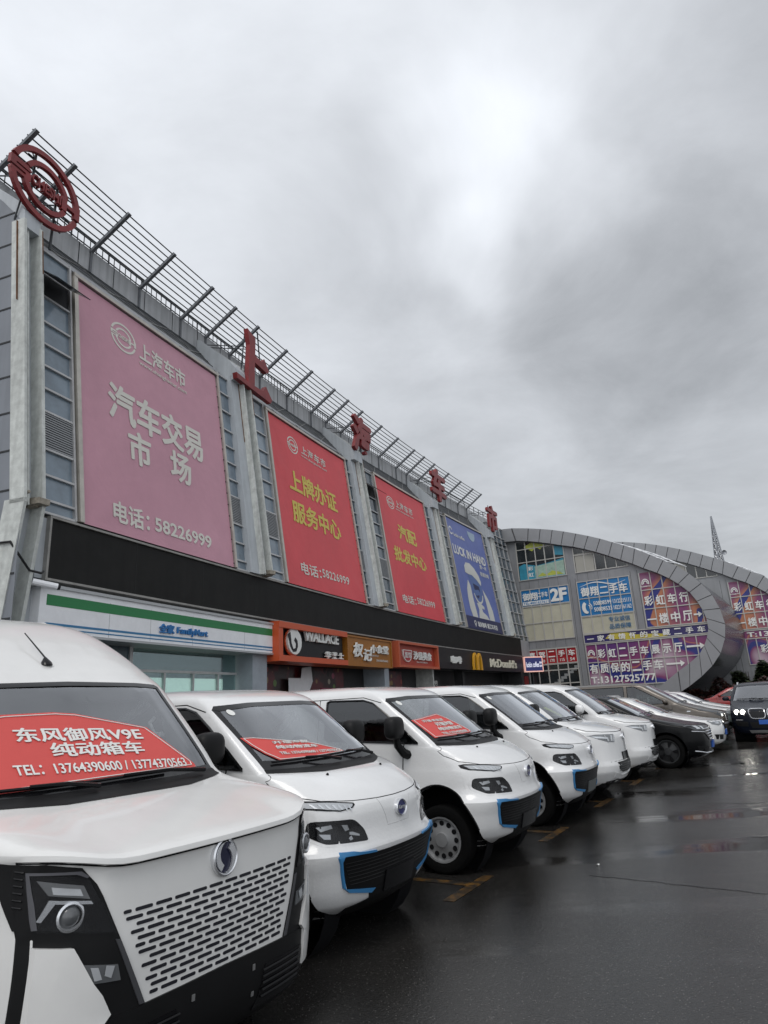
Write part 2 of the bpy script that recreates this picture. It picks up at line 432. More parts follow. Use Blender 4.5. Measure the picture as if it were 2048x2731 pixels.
# --- railing on the parapet
m = MB()
for k, s in enumerate(np.arange(-.8, 34.6, .22)): m.mbox((s, 13.64, -2.22), (s+(.018 if k % 6 else .045), 14.13, -2.2), FV)
for z in (14.12, 13.66): m.mbox((-.8, z, -2.23), (34.6, z+.03, -2.18), FV)
for s in np.arange(34.6, SEND, .9): m.mbox((s, 13.64, -2.22), (s+.04, 14.12, -2.18), FV)
for z in (14.09, 13.87): m.mbox((34.6, z, -2.215), (SEND, z+.03, -2.185), FV)
m.build('railing', darkm, HALL)
# --- canopy: raking struts carrying long rails
ST = [-.57, .54, 2.38, 4.23, 6.08, 7.35, 8.71, 10.64, 12.59, 14.54, 15.84, 17.27, 19.4, 21.39, 23.54, 24.93, 26.48, 28.7, 30.76, 32.92, 34.52]
def CN(s, t, d): return FV(s, 13.60+.77*t+.8*d, -2.04+1.2*t-.58*d)
can = MB()
for k in range(9): can.mbox((-.62, .04+.118*k-.011, .03), (34.55, .04+.118*k+.011, .062), CN)
can = can.build('canopy', darkm, HALL)
for s in ST:
    m = MB(); m.mbox((s-.045, -.05, -.06), (s+.045, 1.03, .028), CN, step=9)
    m.mbox((s-.03, 12.95, -2.05), (s+.03, 13.62, -1.99), FV, step=9)
    m.build('strut', strutm, can)
m = MB(); m.tube([CN(8.8, .9, -.05), CN(10.5, .1, -.05)], .025, 5); m.build('brace', darkm, can)

# ---------------------------------------------------------------- banners
def wrinkle(m, s0, s1, col, name, amp):
    """vinyl: low sag folds at the corners, faded blotches"""
    return mat(name, col, .5, var=.10, vscale=.7, bump=amp, bscale=1.3)
def logo(mb, cu, cv, r, fn, d0, d1, mi=0, rv=None):
    rv = rv or r
    for t0, t1 in ((12, 162), (192, 342)):
        ring(mb, cu, cv, r, rv, r*.135, t0, t1, fn, d0, d1, 22, mi)
        ring(mb, cu, cv, r*.66, rv*.66, r*.125, t0+6, t1-6, fn, d0, d1, 18, mi)
    q = lambda x, y: (cu+x*r, cv+y*rv)
    for poly in ([(-1.0, .2), (-.55, .2), (-.45, .12), (-.45, .07), (-.86, .07), (-.86, .02), (-.45, .02), (-.45, -.2), (-.98, -.2), (-.98, -.12), (-.6, -.12), (-.6, -.06), (-1.0, -.06)],
                 [(.45, .2), (.6, .2), (.6, .06), (.84, .06), (.84, .2), (1.0, .2), (1.0, -.2), (.84, -.2), (.84, -.05), (.6, -.05), (.6, -.2), (.45, -.2)]):
        mb.prism([q(*p) for p in poly], d0, d1, fn, mi)
    put_text(mb, 'CHESHI', cu-.42*r, cu+.42*r, cv-.15*rv, cv+.15*rv, fn, d=d0, depth=max(d1-d0, 0), bold=.03, mi=mi)
YEL = mat('letter_yellow', (.62, .50, .09), .5)
WHT = mat('letter_offwhite', (.66, .64, .58), .5)
frm = mat('banner_frame_metal', (.50, .47, .42), .4, .5, var=.2)
def banner(i, col, label):
    s0, s1 = BAN[i]; zt = BTOP[i]
    t = thing('banner', label, 'banner', V((s0+s1)/2, 5.45, 0), 0, 'banners on the hall front')
    m = MB(); n, k = 44, 48; vs = []; fs = []
    for a in range(n+1):
        for c in range(k+1):
            u, w = a/n, c/k; d = sheet_d(i, u, w)
            vs.append(F(s0+(s1-s0)*u, ZB+(zt-ZB)*w, d))
    for a in range(n):
        for c in range(k): q = a*(k+1)+c; fs.append((q, q+k+1, q+k+2, q+1))
    m.add(vs, fs, 0, True)
    m.build('banner_sheet', wrinkle(m, s0, s1, col, 'banner_vinyl_%d' % i, .5), t, fixn=False)
    m = MB()
    for a, c, e, g in ((s0-.13, s0-.02, ZB, zt+.12), (s1+.02, s1+.11, ZB, zt+.12)): m.mbox((a, e, -.1), (c, g, .07), F)
    m.mbox((s0-.13, zt+.03, -.1), (s1+.11, zt+.12, .08), F)
    fr = m.build('frame', frm, t)
    m = MB()                                                            # lacing cord along the edge
    for z in np.arange(ZB+.1, zt, .34):
        m.mbox((s0-.03, z, .012), (s0+.012, z+.03, .03), F); m.mbox((s1-.012, z, .012), (s1+.03, z+.03, .03), F)
    m.build('lacing', dark, fr)
    return t
def sheet_d(i, u, w):
    ed = min(u, 1-u, w, 1-w)
    d = .014+.014*math.sin(9*u+6*w+i)*math.sin(5*w-3*u)*min(1, ed*8)
    for cu_, cw_ in ((0, 0), (1, 1), (0, 1), (1, 0)): d += .016*math.exp(-5*math.hypot(u-cu_, w-cw_))*math.sin(26*((u-cu_)*(1-2*cu_)-(w-cw_)*(1-2*cw_))+i)*min(1, ed*14)
    return d
def FD(s, z, d):                                                       # print lying on the banner sheets
    z = 5.4+(z-5.4)/(1+.0028*s) if z > 5.4 else z
    i = min(range(4), key=lambda k: abs(s-(BAN[k][0]+BAN[k][1])/2)); s0, s1 = BAN[i]
    u, w = min(1, max(0, (s-s0)/(s1-s0))), min(1, max(0, (z-ZB)/(BTOP[i]-ZB)))
    return F(s, z, sheet_d(i, u, w)+.004+d)
def line_(t, txt, u0, u1, v0, v1, m_, bold=.03, space=1.):
    q = MB(); put_text(q, txt, u0, u1, v0, v1, FD, bold=bold, space=space); q.build('lettering', m_, t)
def mark_(t, *a):
    q = MB(); logo(q, *a); q.build('emblem', WHT, t)
b1 = banner(0, (.56, .285, .355), 'large faded pink banner with white lettering at the left end of the hall')
mark_(b1, 2.28, 10.62, .44, FD, .0, .004, 0, .40)
line_(b1, '上海车市', 2.82, 4.70, 10.32, 10.86, WHT, bold=.03); line_(b1, 'www.shanghaicar.com', 2.80, 4.70, 10.12, 10.27, WHT, bold=.02)
line_(b1, '汽车交易', 1.66, 5.22, 8.22, 9.20, WHT, bold=.035); line_(b1, '市', 2.26, 3.05, 7.30, 8.18, WHT, bold=.035); line_(b1, '场', 3.74, 4.60, 7.34, 8.18, WHT, bold=.035)
line_(b1, '电话：', 1.66, 2.82, 5.70, 6.20, WHT, bold=.03); line_(b1, '58226999', 3.0, 5.24, 5.78, 6.13, WHT, bold=.03)
b2 = banner(1, (.66, .065, .078), 'red banner with two lines of yellow characters beside the pink banner')
mark_(b2, 10.70, 10.78, .36, FD, 0, .004, 0, .33)
line_(b2, '上海车市', 11.3, 13.22, 10.66, 11.02, WHT, bold=.02, space=1.12); line_(b2, 'www.shanghaicar.com', 11.25, 13.25, 10.5, 10.62, WHT, bold=.01)
line_(b2, '电话：', 10.1, 11.5, 5.9, 6.32, WHT, bold=.02); line_(b2, '58226999', 11.6, 13.75, 6.0, 6.31, WHT, bold=.02, space=1.1)
line_(b2, '上牌办证', 10.08, 13.70, 8.88, 9.72, YEL, bold=.035); line_(b2, '服务中心', 10.05, 13.64, 7.72, 8.54, YEL, bold=.035)
b3 = banner(2, (.66, .058, .072), 'red banner with short yellow lines of characters beside the blue banner')
mark_(b3, 19.6, 10.9, .42, FD, 0, .004, 0, .32)
line_(b3, '上海车市', 20.2, 22.3, 10.82, 11.22, WHT, bold=.02, space=1.12); line_(b3, 'www.shanghaicar.com', 20.15, 22.3, 10.66, 10.78, WHT, bold=.01)
line_(b3, '电话：', 18.98, 20.55, 5.95, 6.35, WHT, bold=.02); line_(b3, '58226999', 20.75, 23.0, 6.06, 6.38, WHT, bold=.02, space=1.1)
line_(b3, '汽配', 19.9, 22.15, 9.12, 9.92, YEL, bold=.035); line_(b3, '批发中心', 18.95, 22.85, 7.92, 8.66, YEL, bold=.035)
b4 = banner(3, (.125, .165, .42), 'blue coffee banner with a white cup drawing at the right end')
m = MB()
m.mbox((BAN[3][0], 5.46, .0), (BAN[3][1], 6.18, .004), FD, 1)
for tx_, u0_, u1_, v0_, v1_, bd_ in (('LUCK IN HAND', 27.75, 33.3, 9.85, 10.45, .04), ('luckin coffee', 28.3, 30.1, 11.02, 11.26, .02), ('第一杯', 31.9, 33.2, 9.52, 9.8, .02), ('我请你喝', 31.75, 33.3, 9.02, 9.32, .02), ('瑞幸咖啡 浦江车市店', 29.3, 32.8, 5.62, 5.95, .03)):
    q = MB(); put_text(q, tx_, u0_, u1_, v0_, v1_, FD, d=.012, bold=bd_); q.build('lettering', letter_w, b4)
ring(m, 27.95, 11.3, .3, .26, .1, 20, 330, FD, .004, .008, 16)
ring(m, 28.9, 5.84, .17, .13, .07, 0, 360, FD, .008, .012, 14); m.prism([(28.77, 5.78), (29.03, 5.78), (28.9, 5.58)], .008, .012, FD)
circ = lambda cu, cv, ru, rv, n=20: [(cu+ru*math.cos(2*math.pi*k/n), cv+rv*math.sin(2*math.pi*k/n)) for k in range(n)]
FC = lambda s, z, d: FD(s-.62, z+.12 if z > 6.3 else z, d)
m.prism([(32.2+.62*math.cos(t), 11.7+.55*math.sin(t)) for t in np.linspace(math.pi, 2*math.pi, 14)], .004, .008, FC, 3)
m.mbox((31.58, 11.7, .004), (32.82, 11.75, .008), FC, 3)
m.prism([(29.6, 8.75), (29.65, 9.15), (30.0, 9.42), (30.7, 9.48), (31.4, 9.25), (31.95, 8.85), (32.15, 8.45), (32.0, 8.2), (31.4, 8.52), (30.7, 8.72), (30.1, 8.7)], .008, .013, FC, 2)
m.prism([(30.05, 8.68), (30.7, 8.7), (31.4, 8.5), (31.98, 8.2), (31.85, 7.6), (31.5, 7.15), (31.0, 6.98), (30.6, 7.15), (30.3, 7.7)], .004, .008, FC, 4)
m.prism([(30.55, 8.2), (31.6, 8.1), (31.55, 7.7), (31.1, 7.3), (30.75, 7.35)], .008, .011, FC, 1)
ring(m, 31.15, 7.75, .82, .78, .13, 195, 345, FC, .009, .013, 16, 2)
m.prism([(29.75, 8.3), (29.35, 7.75), (29.2, 7.2), (29.2, 6.55), (29.4, 6.19), (30.25, 6.19), (30.05, 7.2), (30.0, 8.0)], .004, .009, FC, 2)
m.prism([(32.15, 8.0), (32.85, 7.4), (33.2, 6.7), (33.25, 6.19), (32.35, 6.19), (32.3, 7.0)], .004, .009, FC, 2)
m.prism([(30.55, 7.0), (31.3, 6.98), (31.75, 6.85), (31.72, 6.68), (31.3, 6.72), (31.35, 6.5), (31.95, 6.32), (32.25, 6.19), (30.5, 6.19), (30.75, 6.6)], .004, .009, FC, 2)
m.build('artwork', [letter_w, mat('navy_print', (.022, .024, .09), .5), mat('cup_white_print', (.62, .62, .58), .5), mat('pale_cyan_print', (.32, .42, .52), .5), mat('cup_blue_print', (.10, .16, .36), .5)], b4)

# ---------------------------------------------------------------- roof letters
RL = lambda s, z, d: V(s, z, -.58+d)
def letter_thing(s, z, label):
    return thing('roof_letter', label, 'sign letter', RL(s, z, 0), 0, 'red characters on the roof edge')
def legs(m, s, z0, z1, w):
    for ds in (-w, w): m.tube([RL(s+ds, z0-.35, -.25), RL(s+ds, z1, -.03)], .022, 5)
    for z in (z0+.15, z1-.45):
        for ds in (-w, w): m.tube([RL(s+ds, z, -.03), FV(s+ds-.25, 13.3, -2.05)], .017, 5)
    return m
L = letter_thing(7.7, 11.7, 'tall red character with a single upright above the first pillar gap')
m = MB()
m.prism([(7.50, 11.80), (7.58, 13.2), (7.44, 13.72), (7.92, 13.58), (7.90, 12.94), (8.30, 12.90), (8.46, 13.08), (8.76, 12.72), (8.62, 12.62), (7.89, 12.68), (7.88, 11.82), (8.36, 11.84), (8.56, 12.10), (8.95, 11.74), (8.86, 11.60), (6.9, 11.66), (6.85, 11.84)], 0, .16, RL)
m.build('letter_face', red_l, L); legs(MB(), 7.65, 11.7, 13.6, .1).build('support_frame', darkm, L)
for ch, s0, s1, z0, z1, lb in (('海', 15.4, 17.3, 12.22, 14.0, 'red character with dense strokes above the gap between the red banners'),
                               ('车', 24.8, 26.95, 12.5, 14.4, 'red character with a long cross stroke left of the blue banner'),
                               ('市', 34.3, 36.3, 12.62, 14.5, 'red character at the far right end of the roof edge')):
    L = letter_thing((s0+s1)/2, z0, lb)
    m = MB(); put_text(m, ch, s0, s1, z0, z1, RL, d=0, depth=.16, bold=.045); m.build('letter_face', red_l, L)
    legs(MB(), (s0+s1)/2, z0, z1, .3).build('support_frame', darkm, L)
L = thing('roof_logo', 'big round red ring emblem standing on the left end of the roof', 'sign', RL(-.4, 11.9, 0))
m = MB(); logo(m, -.42, 12.78, .92, RL, 0, .09, 0, .86); m.build('emblem', red_l, L)
m = MB()
for ds in (-.32, .32): m.tube([RL(-.36+ds, 11.55, -.1), RL(-.36+ds, 13.5, -.04)], .03, 6)
for z, w in ((12.1, .5), (12.45, .8), (13.1, .8), (13.4, .5)): m.tube([RL(-.36-w, z, -.05), RL(-.36+w, z, -.05)], .016, 5)
for a in (25, 60, 120, 155, 205, 240, 300, 335):
    t = R(a); m.tube([RL(-.36+.5*math.cos(t), 12.78+.48*math.sin(t), -.02), RL(-.36+.88*math.cos(t), 12.78+.82*math.sin(t), -.02)], .014, 5)
for ds in (-.5, .45): m.tube([RL(-.36+ds, 12.8, -.05), FV(-.36+ds, 13.35, -2.05)], .018, 5)
m.tube([RL(-.9, 12.2, -.05), V(-.86, 11.75, -.8)], .02, 5)
m.build('support_frame', darkm, L)

# ---------------------------------------------------------------- shops under the band
brickg = mat('shop_column', (.34, .38, .42), .5, var=.15)
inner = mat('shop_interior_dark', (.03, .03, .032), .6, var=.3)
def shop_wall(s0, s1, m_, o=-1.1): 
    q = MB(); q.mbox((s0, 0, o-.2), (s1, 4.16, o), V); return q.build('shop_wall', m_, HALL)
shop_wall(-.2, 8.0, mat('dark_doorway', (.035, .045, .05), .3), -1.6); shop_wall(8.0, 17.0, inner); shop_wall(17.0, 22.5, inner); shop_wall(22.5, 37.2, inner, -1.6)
q = MB(); q.mbox((-.2, 3.2, -1.6), (37.2, 3.24, -.05), V); q.build('soffit', mat('soffit_grey', (.16, .16, .16), .6), HALL)
for s, w, mm, o in ((7.30, .75, brickg, -.1), (16.75, .45, brickg, -.15), (17.0, .35, inner, -.3), (22.35, .12, cream, -.2), (27.6, .3, inner, -.6), (36.9, .3, inner, -.1)):
    q = MB(); q.mbox((s, 0, -1.1), (s+w, 3.2, o), V); q.build('shop_column', mm, HALL)
# convenience store: wide glazed front with pale and green racks
q = MB(); q.mbox((3.05, .3, -.62), (7.2, 3.15, -.6), V); w = q.build('shop_window', glass_mat('shop_glass', (.8, .9, .9), .9, .35), HALL)
q = MB(); q.mbox((2.95, 0, -.66), (3.05, 3.2, -.52), V); q.mbox((3.05, 2.62, -.64), (7.2, 2.68, -.55), V)
for s in (4.2, 5.3, 6.35): q.mbox((s, 0, -.64), (s+.05, 2.62, -.57), V)
q.build('frame', frame_w, w)
q = MB(); q.mbox((3.1, 1.9, -1.2), (6.9, 2.52, -.8), V); q.mbox((3.1, 1.45, -1.2), (6.9, 1.8, -.75), V, 1)
q.build('display_rack', [mat('pale_rack_glow', (.6, .66, .6), .5, var=.2, vscale=5, emit=(.75, .9, .78), estr=.55), mat('green_rack', (.10, .25, .16), .5, var=.4, vscale=9)], w)  # pale rack emits a glow standing in for the shop's indoor lighting
q = MB(); q.mbox((.1, 0, -.6), (2.95, 3.2, -.56), V); q.build('shop_window', mat('frosted_blue_panel', (.05, .085, .11), .3, var=.3), HALL)
posterm = bpy.data.materials.new('food_posters'); posterm.use_nodes = True
t_ = posterm.node_tree; bs = t_.nodes['Principled BSDF']; co_ = t_.nodes.new('ShaderNodeTexCoord'); vo = t_.nodes.new('ShaderNodeTexVoronoi'); vo.inputs['Scale'].default_value = 2.6; vo.inputs['Randomness'].default_value = .7
t_.links.new(co_.outputs['Object'], vo.inputs['Vector']); rp = t_.nodes.new('ShaderNodeValToRGB'); cr_ = rp.color_ramp; cr_.interpolation = 'CONSTANT'
for p_, c_ in ((.2, (.30, .20, .07, 1)), (.4, (.34, .07, .05, 1)), (.55, (.40, .36, .28, 1)), (.72, (.12, .22, .05, 1)), (.85, (.35, .06, .12, 1))):
    e_ = cr_.elements.new(p_); e_.color = c_
sp_ = t_.nodes.new('ShaderNodeSeparateColor'); t_.links.new(vo.outputs['Color'], sp_.inputs[0]); t_.links.new(sp_.outputs[0], rp.inputs[0])
th = t_.nodes.new('ShaderNodeMapRange'); th.inputs[1].default_value = .27; th.inputs[2].default_value = .31; t_.links.new(vo.outputs['Distance'], th.inputs[0])
n_ = t_.nodes.new('ShaderNodeTexNoise'); n_.inputs['Scale'].default_value = 1.3; t_.links.new(co_.outputs['Object'], n_.inputs[0]); r3 = t_.nodes.new('ShaderNodeValToRGB'); r3.color_ramp.elements[0].position = .45; r3.color_ramp.elements[0].color = (.035, .02, .02, 1); r3.color_ramp.elements[1].position = .55; r3.color_ramp.elements[1].color = (.13, .02, .025, 1); t_.links.new(n_.outputs[0], r3.inputs[0])
mx_ = t_.nodes.new('ShaderNodeMix'); mx_.data_type = 'RGBA'; t_.links.new(th.outputs[0], mx_.inputs[0]); t_.links.new(rp.outputs[0], mx_.inputs[6]); t_.links.new(r3.outputs[0], mx_.inputs[7])
t_.links.new(mx_.outputs[2], bs.inputs['Base Color']); bs.inputs['Roughness'].default_value = .3
for s0, s1 in ((8.2, 14.9), (17.4, 20.6)):
    q = MB(); q.mbox((s0, .9, -1.1), (s1, 3.0, -1.06), V); q.build('poster_window', posterm, HALL)
q = MB(); q.prism([(10.6, 2.1), (11.9, 2.1), (12.2, 2.5), (12.1, 3.0), (11.5, 2.95), (11.4, 2.6), (10.6, 2.6)], -.9, -.88, V); q.build('paper_notice', white_s, HALL)
q = MB(); put_text(q, '麦 当 劳', 23.1, 24.9, 2.36, 2.62, lambda s, z, d: V(s, z, -1.0+d), bold=.02); q.mbox((22.9, 2.2, -1.05), (25.2, 2.8, -1.0), V, 1); q.build('door_lettering', [letter_w, inner], HALL)
q = MB(); put_text(q, 'Nuggets', 12.9, 14.6, 1.98, 2.2, lambda s, z, d: V(s, z, -.7+d), bold=.03, shear=.2); q.mbox((12.5, 1.7, -.75), (15, 2.26, -.7), V, 1); q.build('counter_strip', [letter_w, mat('magenta_strip', (.25, .012, .06), .4)], HALL)
dl = mat('downlight_glow', (.7, .7, .65), .4, emit=(1, .95, .85), estr=.6)
for s in (8.9, 9.8, 10.9, 11.9, 13.3, 14.4, 15.6, 23.5, 25.1, 28.3, 30.0, 31.6):
    q = MB(); q.lathe([(.0, 0), (.07, 0), (.07, .05)], 10, lambda x, y, z: V(s, 3.14, -.3)+Vector((x, y, z))); q.build('downlight', dl, HALL)

def sign(name, label, s, z): return thing(name, label, 'shop sign', V(s, z, 0), 0, 'shop signs under the black band')
SF = lambda o: (lambda s, z, d: V(s, z, o+d))
# convenience store fascia
g = sign('shop_sign', 'long white shop sign with a green stripe and blue lettering', 4, 3.2)
q = MB(); q.mbox((-.15, 3.21, -.6), (8.05, 4.02, .09), V); q.mbox((-.2, 4.02, -.6), (8.08, 4.08, .13), V, 1); q.mbox((-.15, 3.16, -.6), (8.05, 3.21, .12), V, 1)
for s in (1.6, 2.85, 4.35, 6.6): q.mbox((s, 3.22, .09), (s+.012, 3.92, .0925), V, 1)
q.build('fascia_panel', [white_s, mat('fascia_edge', (.42, .43, .44), .4, .3)], g)
q = MB(); q.mbox((.0, 3.70, .09), (8.04, 3.90, .094), V); q.build('stripe', mat('sign_green', (.012, .19, .055), .4), g)
q = MB(); q.mbox((.0, 3.34, .09), (8.04, 3.385, .094), V); q.mbox((.0, 3.27, .09), (8.04, 3.295, .094), V); q.build('stripe', mat('sign_blue_line', (.03, .18, .36), .4), g)
q = MB(); put_text(q, '全家', 3.12, 3.64, 3.43, 3.64, SF(.1), d=0, depth=.03, bold=.045); put_text(q, 'FamilyMart', 3.74, 4.92, 3.415, 3.61, SF(.1), d=0, depth=.03, bold=.03)
q.build('lettering', mat('sign_blue', (.015, .16, .42), .4), g)
# fried chicken shop
orange = mat('sign_orange', (.55, .085, .025), .4); blk = mat('sign_black', (.008, .008, .010), .4, spec=.3)
g = sign('shop_sign', 'black shop sign in an orange box frame with white lettering', 10, 3)
q = MB(); q.mbox((8.3, 3.14, -.6), (12.6, 4.0, .12), V); q.build('sign_panel', blk, g)
q = MB(); q.mbox((8.05, 3.95, -.6), (12.62, 4.13, .32), V); q.mbox((8.05, 2.98, -.6), (12.62, 3.15, .32), V); q.mbox((8.05, 3.15, -.6), (8.3, 3.95, .3), V); q.build('frame', orange, g)
q = MB(); put_text(q, 'WALLACE', 9.75, 12.1, 3.66, 4.0, SF(.16), d=0, depth=.08, bold=.035); put_text(q, '华 莱 士', 11.15, 12.45, 3.17, 3.40, SF(.16), d=0, depth=.08, bold=.03)
q.prism(circ(9.05, 3.58, .42, .38), .2, .27, SF(0)); q.prism(circ(9.02, 3.82, .24, .25), .2, .268, SF(0))
q.build('lettering', letter_w, g)
q = MB(); q.prism(circ(9.05, 3.58, .47, .43), .16, .2, SF(0)); q.build('emblem_backing', orange, g)  # orange backing disc, its rim showing round the emblem
q = MB(); q.prism([(8.60, 3.78), (8.78, 3.86), (8.84, 3.52), (8.95, 3.36), (9.08, 3.40), (9.10, 3.52), (9.00, 3.62), (9.06, 3.72), (9.2, 3.62), (9.22, 3.45), (9.12, 3.29), (8.92, 3.27), (8.76, 3.42), (8.68, 3.62)], .27, .276, SF(0)); q.build('emblem_swirl', blk, g)
# small eatery
brown = mat('sign_ochre', (.33, .125, .012), .45, var=.1)
g = sign('shop_sign', 'ochre shop sign with white brush characters', 14.6, 3)
q = MB(); q.mbox((12.72, 2.98, -.6), (16.72, 4.06, .22), V); q.mbox((12.72, 2.98, .22), (16.72, 3.03, .26), V); q.mbox((12.72, 4.0, .22), (16.72, 4.06, .26), V); q.mbox((16.64, 3.03, .22), (16.72, 4.0, .26), V)
q.mbox((12.72, 3.03, .22), (12.78, 4.0, .26), V); q.build('sign_box', brown, g)
q = MB(); put_text(q, '权', 13.15, 13.95, 3.3, 3.82, SF(.25), d=0, depth=.05, bold=.03, shear=.15); put_text(q, '记', 14.0, 14.7, 3.18, 3.62, SF(.25), d=0, depth=.05, bold=.03, shear=.15)
put_text(q, '小食堂', 14.62, 16.3, 3.5, 3.82, SF(.25), d=0, depth=.05, bold=.03); put_text(q, 'QUAN JI', 14.8, 15.4, 3.37, 3.44, SF(.23), bold=.02); put_text(q, 'XIAOSHITANG', 15.2, 16.3, 3.2, 3.28, SF(.23), bold=.02)
q.build('lettering', letter_w, g)
# noodle shop
redb = mat('sign_red_brown', (.36, .045, .022), .45)
g = sign('shop_sign', 'red brown shop sign with a red bowl emblem', 19.5, 3)
q = MB(); q.mbox((17.3, 3.08, -.6), (21.9, 4.1, .14), V); q.build('sign_panel', redb, g)
q = MB()
for a, c in (((17.25, 4.02), (21.95, 4.12)), ((17.25, 3.04), (21.95, 3.14)), ((17.25, 3.14), (17.38, 4.02)), ((21.83, 3.14), (21.95, 4.02))): q.mbox((a[0], a[1], .0), (c[0], c[1], .34), V)
q.build('frame', mat('frame_orange_red', (.48, .10, .045), .45), g)
q = MB(); put_text(q, '沙县美食', 19.15, 21.3, 3.4, 3.78, SF(.17), d=0, depth=.06, bold=.035); put_text(q, 'SHAXIAN MEISHI', 19.6, 20.9, 3.29, 3.35, SF(.145), bold=.02)
bowl = [(18.0, 3.8), (19.0, 3.8), (18.97, 3.55), (18.85, 3.4), (18.65, 3.3), (18.35, 3.3), (18.15, 3.4), (18.03, 3.55)]
q.prism(bowl, .14, .2, SF(0)); q.build('lettering', letter_w, g)
q = MB(); q.prism([(18.5+(x-18.5)*.86, 3.56+(y-3.56)*.86) for x, y in bowl], .2, .205, SF(0)); q.build('emblem', mat('bowl_red', (.40, .02, .03), .4), g)
q = MB(); put_text(q, '面馆', 18.15, 18.85, 3.45, 3.72, SF(.207), bold=.02); q.build('emblem_lettering', letter_w, g)
# burger restaurant
g = sign('shop_sign', 'black restaurant sign with a golden arched letter', 29, 3.1)
q = MB(); q.mbox((22.0, 3.13, -.6), (36.9, 4.16, .06), V); q.build('sign_panel', blk, g)
q = MB(); put_text(q, 'McDonald’s', 30.45, 35.45, 3.34, 3.84, SF(.08), d=0, depth=.06, bold=.03); q.build('lettering', mat('warm_white_letter', (.72, .68, .55), .5), g)  # letters in one even warm white
q = MB(); put_text(q, '咖啡', 24.2, 25.75, 3.4, 3.78, SF(.08), d=0, depth=.06, bold=.04); q.build('lettering', letter_w, g)
q = MB()
for k, c0 in enumerate((27.83, 28.55)):
    pts = [(c0+.36*math.cos(t), 3.14+.93*math.sin(t)**.8 if math.sin(t) > 0 else 3.14) for t in np.linspace(math.pi, 0, 17)]
    inn = [(c0+.19*math.cos(t), 3.14+.80*math.sin(t)**.8 if math.sin(t) > 0 else 3.14) for t in np.linspace(math.pi, 0, 17)]
    for j in range(16): q.prism([pts[j], pts[j+1], inn[j+1], inn[j]], .08, .18+.002*k, SF(0))
q.build('arch_letter', mat('golden_yellow', (.72, .36, .02), .4), g)
# lit coffee sign at the end of the band, turned a little towards the car park
LA, LB = V(37.28, 0, .06), V(38.5, 0, .95)
LD = (LB-LA); LW = LD.length; LD.normalize(); LN = Vector((LD.y, -LD.x, 0))
if LN.y > 0: LN = -LN
LS = lambda u, z, d: LA+LD*u+LN*d+Vector((0, 0, z))
g = thing('shop_sign', 'small lit coffee sign with a pale border at the end of the band', 'shop sign', LS(LW/2, 3.15, 0), 0, 'shop signs under the black band')
q = MB(); q.mbox((.05, 3.17, -.12), (LW-.05, 4.12, .02), LS, step=9); q.build('sign_box', mat('navy_lit', (.01, .012, .05), .4, emit=(.02, .025, .12), estr=.5), g)
q = MB()
for a, c in (((0, 4.08), (LW, 4.15)), ((0, 3.13), (LW, 3.2)), ((0, 3.2), (.05, 4.08)), ((LW-.05, 3.2), (LW, 4.08))): q.mbox((a[0], a[1], -.12), (c[0], c[1], .05), LS, step=9)
q.build('frame', mat('lit_border', (.7, .4, .35), .4, emit=(1, .55, .45), estr=.35), g)
q = MB(); put_text(q, 'luckin coffee', .14, LW*.78, 3.45, 3.80, LS, d=.03, bold=.006); put_text(q, '瑞幸', LW*.81, LW*.95, 3.66, 3.82, LS, d=.03, bold=.006); put_text(q, '咖啡', LW*.81, LW*.95, 3.44, 3.6, LS, d=.03, bold=.006)
q.build('lettering', mat('lit_letter', (.8, .8, .9), .4, emit=(.85, .88, 1), estr=.5), g)
q = MB(); q.tube([LS(LW/2, 0, -.2), LS(LW/2, 3.2, -.2)], .035, 8); q.build('post', darkm, g)
# security camera and cable on the left end of the band
g = thing('security_camera', 'white bullet camera at the left end of the white shop sign', 'camera', V(-.3, 4.05, .15))
q = MB(); q.tube([V(-.3, 4.05, -.1), V(-.3, 4.08, .1)], .025); q.build('arm', darkm, g)
q = MB(); q.tube([V(-.38, 4.07, .12), V(-.02, 4.0, .34)], [.06, .06], 10); q.build('housing', white_s, g)
q = MB(); q.tube([V(-.02, 4.0, .34), V(.02, 3.992, .36)], [.055, .05], 10); q.build('lens', blk, g)
q = MB(); q.tube([V(-.9, 4.62, -.9), V(-.9, 4.72, -.4), V(-.9, 4.7, .1), V(-.78, 4.45, .22), V(-.5, 4.25, .16), V(-.2, 4.25, .12), V(-.12, 4.3, .08)], .022, 6)
tag(q.build('cable', mat('black_rubber', (.012, .012, .013), .5), None), 'slack black cable hanging across the left end pillar', 'cable')
# ================================================================ showrooms at the far end
SA = FA0+FK*39.3
SO = V(39.3, 0, 0)
SX = Vector((math.cos(SA), -math.sin(SA), 0)); SYv = Vector((math.sin(SA), math.cos(SA), 0))
def SP(t, z, d): return SO+SX*t-SYv*d+Vector((0, 0, z))             # d towards the viewer
RTOP = [(-2.6, 13.75), (-.32, 13.59), (.93, 13.36), (1.8, 13.16), (2.66, 12.94), (3.44, 12.69), (4.28, 12.39), (5.09, 12.08), (5.87, 11.75), (6.64, 11.38), (7.35, 11.03), (8.0, 10.70), (8.89, 10.14), (9.64, 9.64), (10.41, 9.17), (11.02, 8.58), (11.62, 7.86), (12.1, 7.08), (12.4, 6.18), (12.53, 5.21), (12.38, 4.38), (11.97, 3.48), (11.4, 2.79), (10.7, 2.2), (9.92, 1.66), (9.37, 1.35), (8.2, .55), (7.4, 0)]
